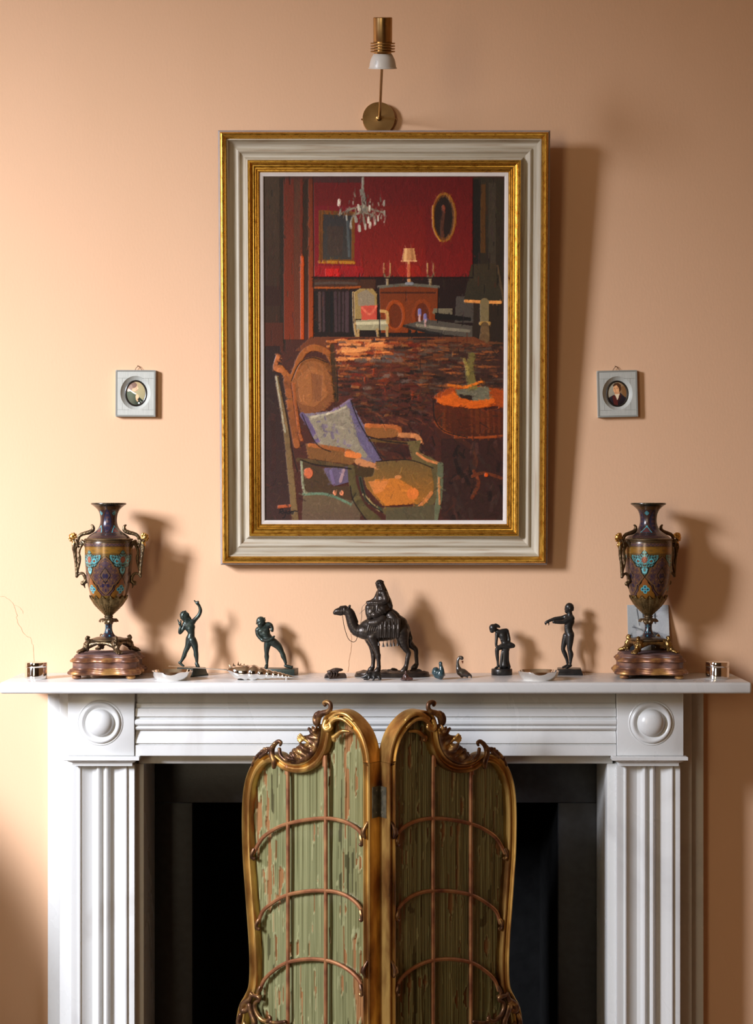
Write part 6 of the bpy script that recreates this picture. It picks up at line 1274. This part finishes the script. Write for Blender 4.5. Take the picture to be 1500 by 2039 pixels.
    arcs = [[Z3(*q) for q in ((165, 1600), (255, 1448), (380, 1358), (500, 1308), (690, 1268), (870, 1252), (1010, 1268), (1130, 1312), (1220, 1382), (1258, 1465))],
            [Z5(*q) for q in ((212, 750), (255, 632), (350, 548), (490, 470), (690, 430), (870, 424), (1000, 440), (1120, 492), (1210, 572), (1258, 665))],
            [Z5(*q) for q in ((228, 1420), (272, 1312), (370, 1216), (500, 1140), (690, 1106), (870, 1114), (1000, 1152), (1120, 1222), (1210, 1312), (1258, 1408))]]
    dz = arcs[2][4][1]-arcs[1][4][1]
    for m_ in (1, 2): arcs.append([(u, z+dz*m_) for u, z in arcs[2]])
    for a in arcs:
        bar(a); 
        for (u, z), s_ in ((a[0], 1), (a[-1], -1)):
            b = MB(); b.tube(crom([W(u-s_*0.004, z+0.010, 0.0005), W(u-0.000, z, 0.002), W(u+s_*0.001, z-0.006, 0.001), W(u-s_*0.003, z-0.010, 0.0), W(u-s_*0.006, z-0.007, 0.0)], 4), [0.0022, 0.0030, 0.0034, 0.0036, 0.0036, 0.0036, 0.0036, 0.0034, 0.0034, 0.0033, 0.0032, 0.0031, 0.0030, 0.0028, 0.0026, 0.0024, 0.002], 8); b.build('bar_end_scroll', M_scarve, leaf)
    # carving: crest scrolls, leaves and shell along the shaped top, volute low on the outer edge
    def cr(pts, zf=Z3):
        q = [(W(*zf(p[0], p[1]), (p[3] if len(p) > 3 else 0.004)), p[2]*0.000178) for p in pts]
        return [('g', [('c', a, b_, ra, rb) for (a, ra), (b_, rb) in zip(q, q[1:])])] if len(q) > 1 else [('c', q[0][0], q[0][0], q[0][1], q[0][1])]
    sm_ = lambda pts, s=4: [tuple(r_) for r_ in crom([tuple(p)+((0.004,) if len(p) == 3 else ()) for p in pts], s)]
    pr = cr(sm_([(900, 118, 20), (890, 100, 20), (915, 90, 24), (950, 105, 24), (955, 150, 24), (930, 185, 28), (870, 205, 32), (840, 240, 30), (830, 300, 26)])) + cr(sm_([(815, 215, 26), (800, 250, 26), (805, 290, 28), (812, 312, 18)])) + cr(sm_([(850, 190, 16), (832, 200, 22), (815, 235, 20)]))
    carve1 = cr(sm_([(915, 275, 22, 0.006), (905, 330, 26, 0.008), (935, 365, 26, 0.009), (975, 340, 22, 0.009), (960, 300, 16, 0.008)])) + cr(sm_([(960, 255, 26, 0.005), (1040, 205, 24, 0.006), (1120, 215, 22, 0.006), (1180, 270, 18, 0.005)])) + cr(sm_([(935, 330, 20, 0.008), (1010, 260, 22, 0.007), (1090, 265, 20, 0.006), (1170, 340, 14, 0.004)])) + cr(sm_([(985, 440, 24, 0.002), (1020, 410, 22, 0.002), (1070, 380, 20, 0.002), (1130, 385, 12, 0.0)])) + cr(sm_([(985, 470, 22, 0.002), (975, 440, 22, 0.002)]))
    pr2 = []
    rr = random.Random(5)
    spine = sm_([(850, 330, 20, 0.002), (838, 420, 24, 0.003), (822, 500, 28, 0.004), (785, 580, 30, 0.005), (725, 640, 30, 0.005), (650, 680, 28, 0.004), (575, 690, 22, 0.003), (530, 680, 16, 0.002)], 5); pr2 += cr(spine)
    for x, y, dx, dy, s_ in ((835, 400, -30, -48, 26), (825, 420, -62, -52, 30), (820, 450, -78, -10, 32), (812, 480, -92, -34, 30), (800, 520, -70, -52, 32), (790, 540, -104, -10, 34), (770, 580, -70, -60, 34), (745, 610, -64, -66, 34), (725, 625, -92, -50, 34), (700, 640, -52, -74, 30), (680, 655, -84, -46, 32), (655, 665, -40, -66, 28), (630, 670, -70, -40, 28), (600, 680, -44, -44, 24), (570, 685, -36, -36, 20), (545, 680, -16, -44, 16), (840, 370, 6, -40, 20)):
        dx *= 1.3; dy *= 1.3; s_ *= 1.12; w0, w1 = rr.uniform(0.003, 0.006), rr.uniform(0.006, 0.014); mx_, my_ = x+dx*0.55+rr.uniform(-8, 8), y+dy*0.55+rr.uniform(-8, 8)
        pr2 += cr(sm_([(x, y, s_*0.62, w0), (mx_, my_, s_*0.72, w1), (x+dx, y+dy, s_*0.42, w1*0.8), (x+dx*1.12+rr.uniform(-14, 14), y+dy*0.98+10, s_*0.24, w0)], 3))
        for q in (-1, 1): pr2 += cr([(mx_, my_, s_*0.42, w1), (mx_-q*dy*0.34, my_+q*dx*0.34, s_*0.30, w1*0.7)])
    shell = cr(sm_([(800, 520, 16, 0.005), (760, 490, 15, 0.009), (722, 460, 16, 0.011)]))
    for q in range(5): a = 2.2+q*0.5; shell += cr([(712, 450, 18, 0.011), (712+44*math.cos(a), 445+44*math.sin(a), 13, 0.015)])
    pr3 = cr(sm_([(455, 520, 14), (462, 492, 18), (435, 482, 22), (400, 510, 24), (372, 560, 30), (375, 620, 34), (395, 680, 34), (392, 735, 24)])) + cr(sm_([(440, 560, 20, 0.002), (455, 620, 20, 0.003), (500, 665, 20, 0.003), (545, 685, 18, 0.003)])) + cr(sm_([(372, 560, 26), (320, 565, 26), (260, 600, 24), (210, 650, 20), (175, 720, 14)])) + cr(sm_([(330, 590, 16, 0.008), (290, 620, 16, 0.008), (265, 640, 16, 0.008)]))
    for q in range(9): a = q/8; pr3 += cr([(400-200*a, 505+130*a+18*math.sin(a*9), 17-5*a, 0.006)])
    for nm, pp_, m_, vx in (('crest_scroll', pr, M_scarve, 0.0011), ('crest_moulding', carve1, M_sgilt, 0.0011), ('crest_leaves', pr2, M_scarve, 0.0011), ('crest_shell', shell, M_sgilt, 0.0009), ('shoulder_scroll', pr3, M_scarve, 0.0011)):
        V, Q = sdf_mesh(pp_, vx, 0.0018); link(nm, fast_mesh(nm, V, Q), m_, leaf)
    vol = cr(sm_([(165, 1440, 20), (150, 1500, 30), (105, 1530, 34), (75, 1570, 34), (85, 1610, 30), (125, 1600, 26), (130, 1560, 18)]), Z5) + cr(sm_([(190, 1460, 22), (240, 1475, 26), (245, 1510, 18), (205, 1530, 20), (205, 1600, 22), (250, 1680, 24), (310, 1715, 24), (355, 1690, 22), (345, 1665, 16)]), Z5) + cr(sm_([(150, 1560, 30), (170, 1640, 32), (200, 1720, 34), (190, 1800, 34)]), Z5) + cr(sm_([(60, 1650, 24), (40, 1720, 30), (60, 1790, 30), (100, 1760, 26), (95, 1730, 18)]), Z5) + cr(sm_([(360, 1725, 20), (430, 1730, 20), (500, 1720, 20)]), Z5)
    V, Q = sdf_mesh(vol, 0.0011, 0.0018); link('lower_volute', fast_mesh('lower_volute', V, Q), M_scarve, leaf)
    # leaf clasp on the hinge stile
    for yy, zf in ((1360, Z3), (1190, Z5)):
        pr4 = cr(sm_([(1318, yy-70, 12, 0.002), (1300, yy-20, 20, 0.005), (1290, yy+30, 24, 0.006), (1300, yy+80, 16, 0.004)]), zf)+cr([(1278, yy-10, 14, 0.005), (1262, yy+40, 12, 0.004)], zf)
        V, Q = sdf_mesh(pr4, 0.0010, 0.0015); link('stile_clasp', fast_mesh('stile_clasp', V, Q), M_scarve, leaf)
    return leaf, W
SIDE = 1.0
scr = thing('folding_screen', 'gilt rococo two-leaf folding screen with glazed torn green silk before the fireplace', 'screen', (0, 0, 0))
lf, WL = make_leaf(scr, False); rf, WR = make_leaf(scr, True)
# hinges across the meeting edges
zh1, zh0 = leaf_uv(739, 1568)[1], leaf_uv(739, 1630)[1]; hz = (zh0+zh1)/2
UE = uh-0.0078*1.16
for zc in (hz, 0.36):
    hg = MB(); hh = (zh1-zh0)/2
    for Wf in (WL, WR):
        V = [Wf(UE-o, z, w) for o in (-0.001, 0.0011) for z, w in ((zc-hh, -0.001), (zc+hh, -0.001), (zc+hh, -0.029), (zc-hh, -0.029))]
        hg.add(V, [(0, 1, 2, 3), (7, 6, 5, 4), (0, 4, 5, 1), (1, 5, 6, 2), (2, 6, 7, 3), (3, 7, 4, 0)])
    hinge = hg.build('hinge', M_hinge, scr, smooth=False)
    xm = WL(0, 0, -0.031); 
    for q in range(3):
        b = MB(); z0 = zc-hh+2*hh*q/3+0.0006; b.lathe([(0.0030, z0), (0.0034, z0+0.0006), (0.0034, z0+2*hh/3-0.0018), (0.0030, z0+2*hh/3-0.0012)], 16, c=(MX, xm[1]+0.0022, 0)); b.build('knuckle', M_hinge, hinge)
    for Wf in (WL, WR):
        for q in (-0.7, 0.72):
            c0 = Vector(Wf(UE-0.0009, zc+hh*q, -0.015)); c1 = Vector(Wf(UE-0.0019, zc+hh*q, -0.015)); b = MB(); b.tube([c0, c1], [0.0032, 0.0026], 12); b.build('screw', M_hinge, hinge)

# ------------------------------------------------------------------ armchair just outside the picture whose shadow falls on the wall
ch = thing('armchair', 'round-backed upholstered armchair left of the fireplace, only its shadow visible', 'armchair', (-1.36, -0.46, 0))
M_uph = mat('brown_upholstery', [(0.16, 0.09, 0.05), (0.22, 0.13, 0.07)], rough=0.85, scale=60)
def soft(name, x0, x1, y0, y1, z0, z1, bev, m=M_uph):
    b = MB(); b.box(x0, x1, y0, y1, z0, z1); return b.build(name, m, ch, bevel=bev, seg=5)
prof = [(0.40*math.cos(a)*(1.0), 0.78+0.46*math.sin(a)) for a in np.linspace(0, PI, 25)]; prof = [(0.40, 0.30)]+prof+[(-0.40, 0.30)]
b = MB(); b.prism(prof, lambda p: (p[0], 0.06, p[1]), lambda p: (p[0], 0.20, p[1]-0.0)); b.build('backrest', M_uph, ch, bevel=0.02, seg=3)
soft('seat', -0.34, 0.34, -0.50, 0.058, 0.28, 0.46, 0.05)
for s_ in (-1, 1):
    soft('arm', *sorted((s_*0.345, s_*0.46)), -0.48, 0.055, 0.20, 0.62, 0.045)
    for y in (-0.44, 0.12):
        b = MB(); b.lathe([(0.016, 0.0), (0.02, 0.02), (0.028, 0.199), (0.02, 0.21)], 16, c=(s_*0.37, y, 0)); b.build('leg', M_wood, ch)
soft('seat_rail', -0.34, 0.34, -0.46, 0.055, 0.20, 0.279, 0.01)
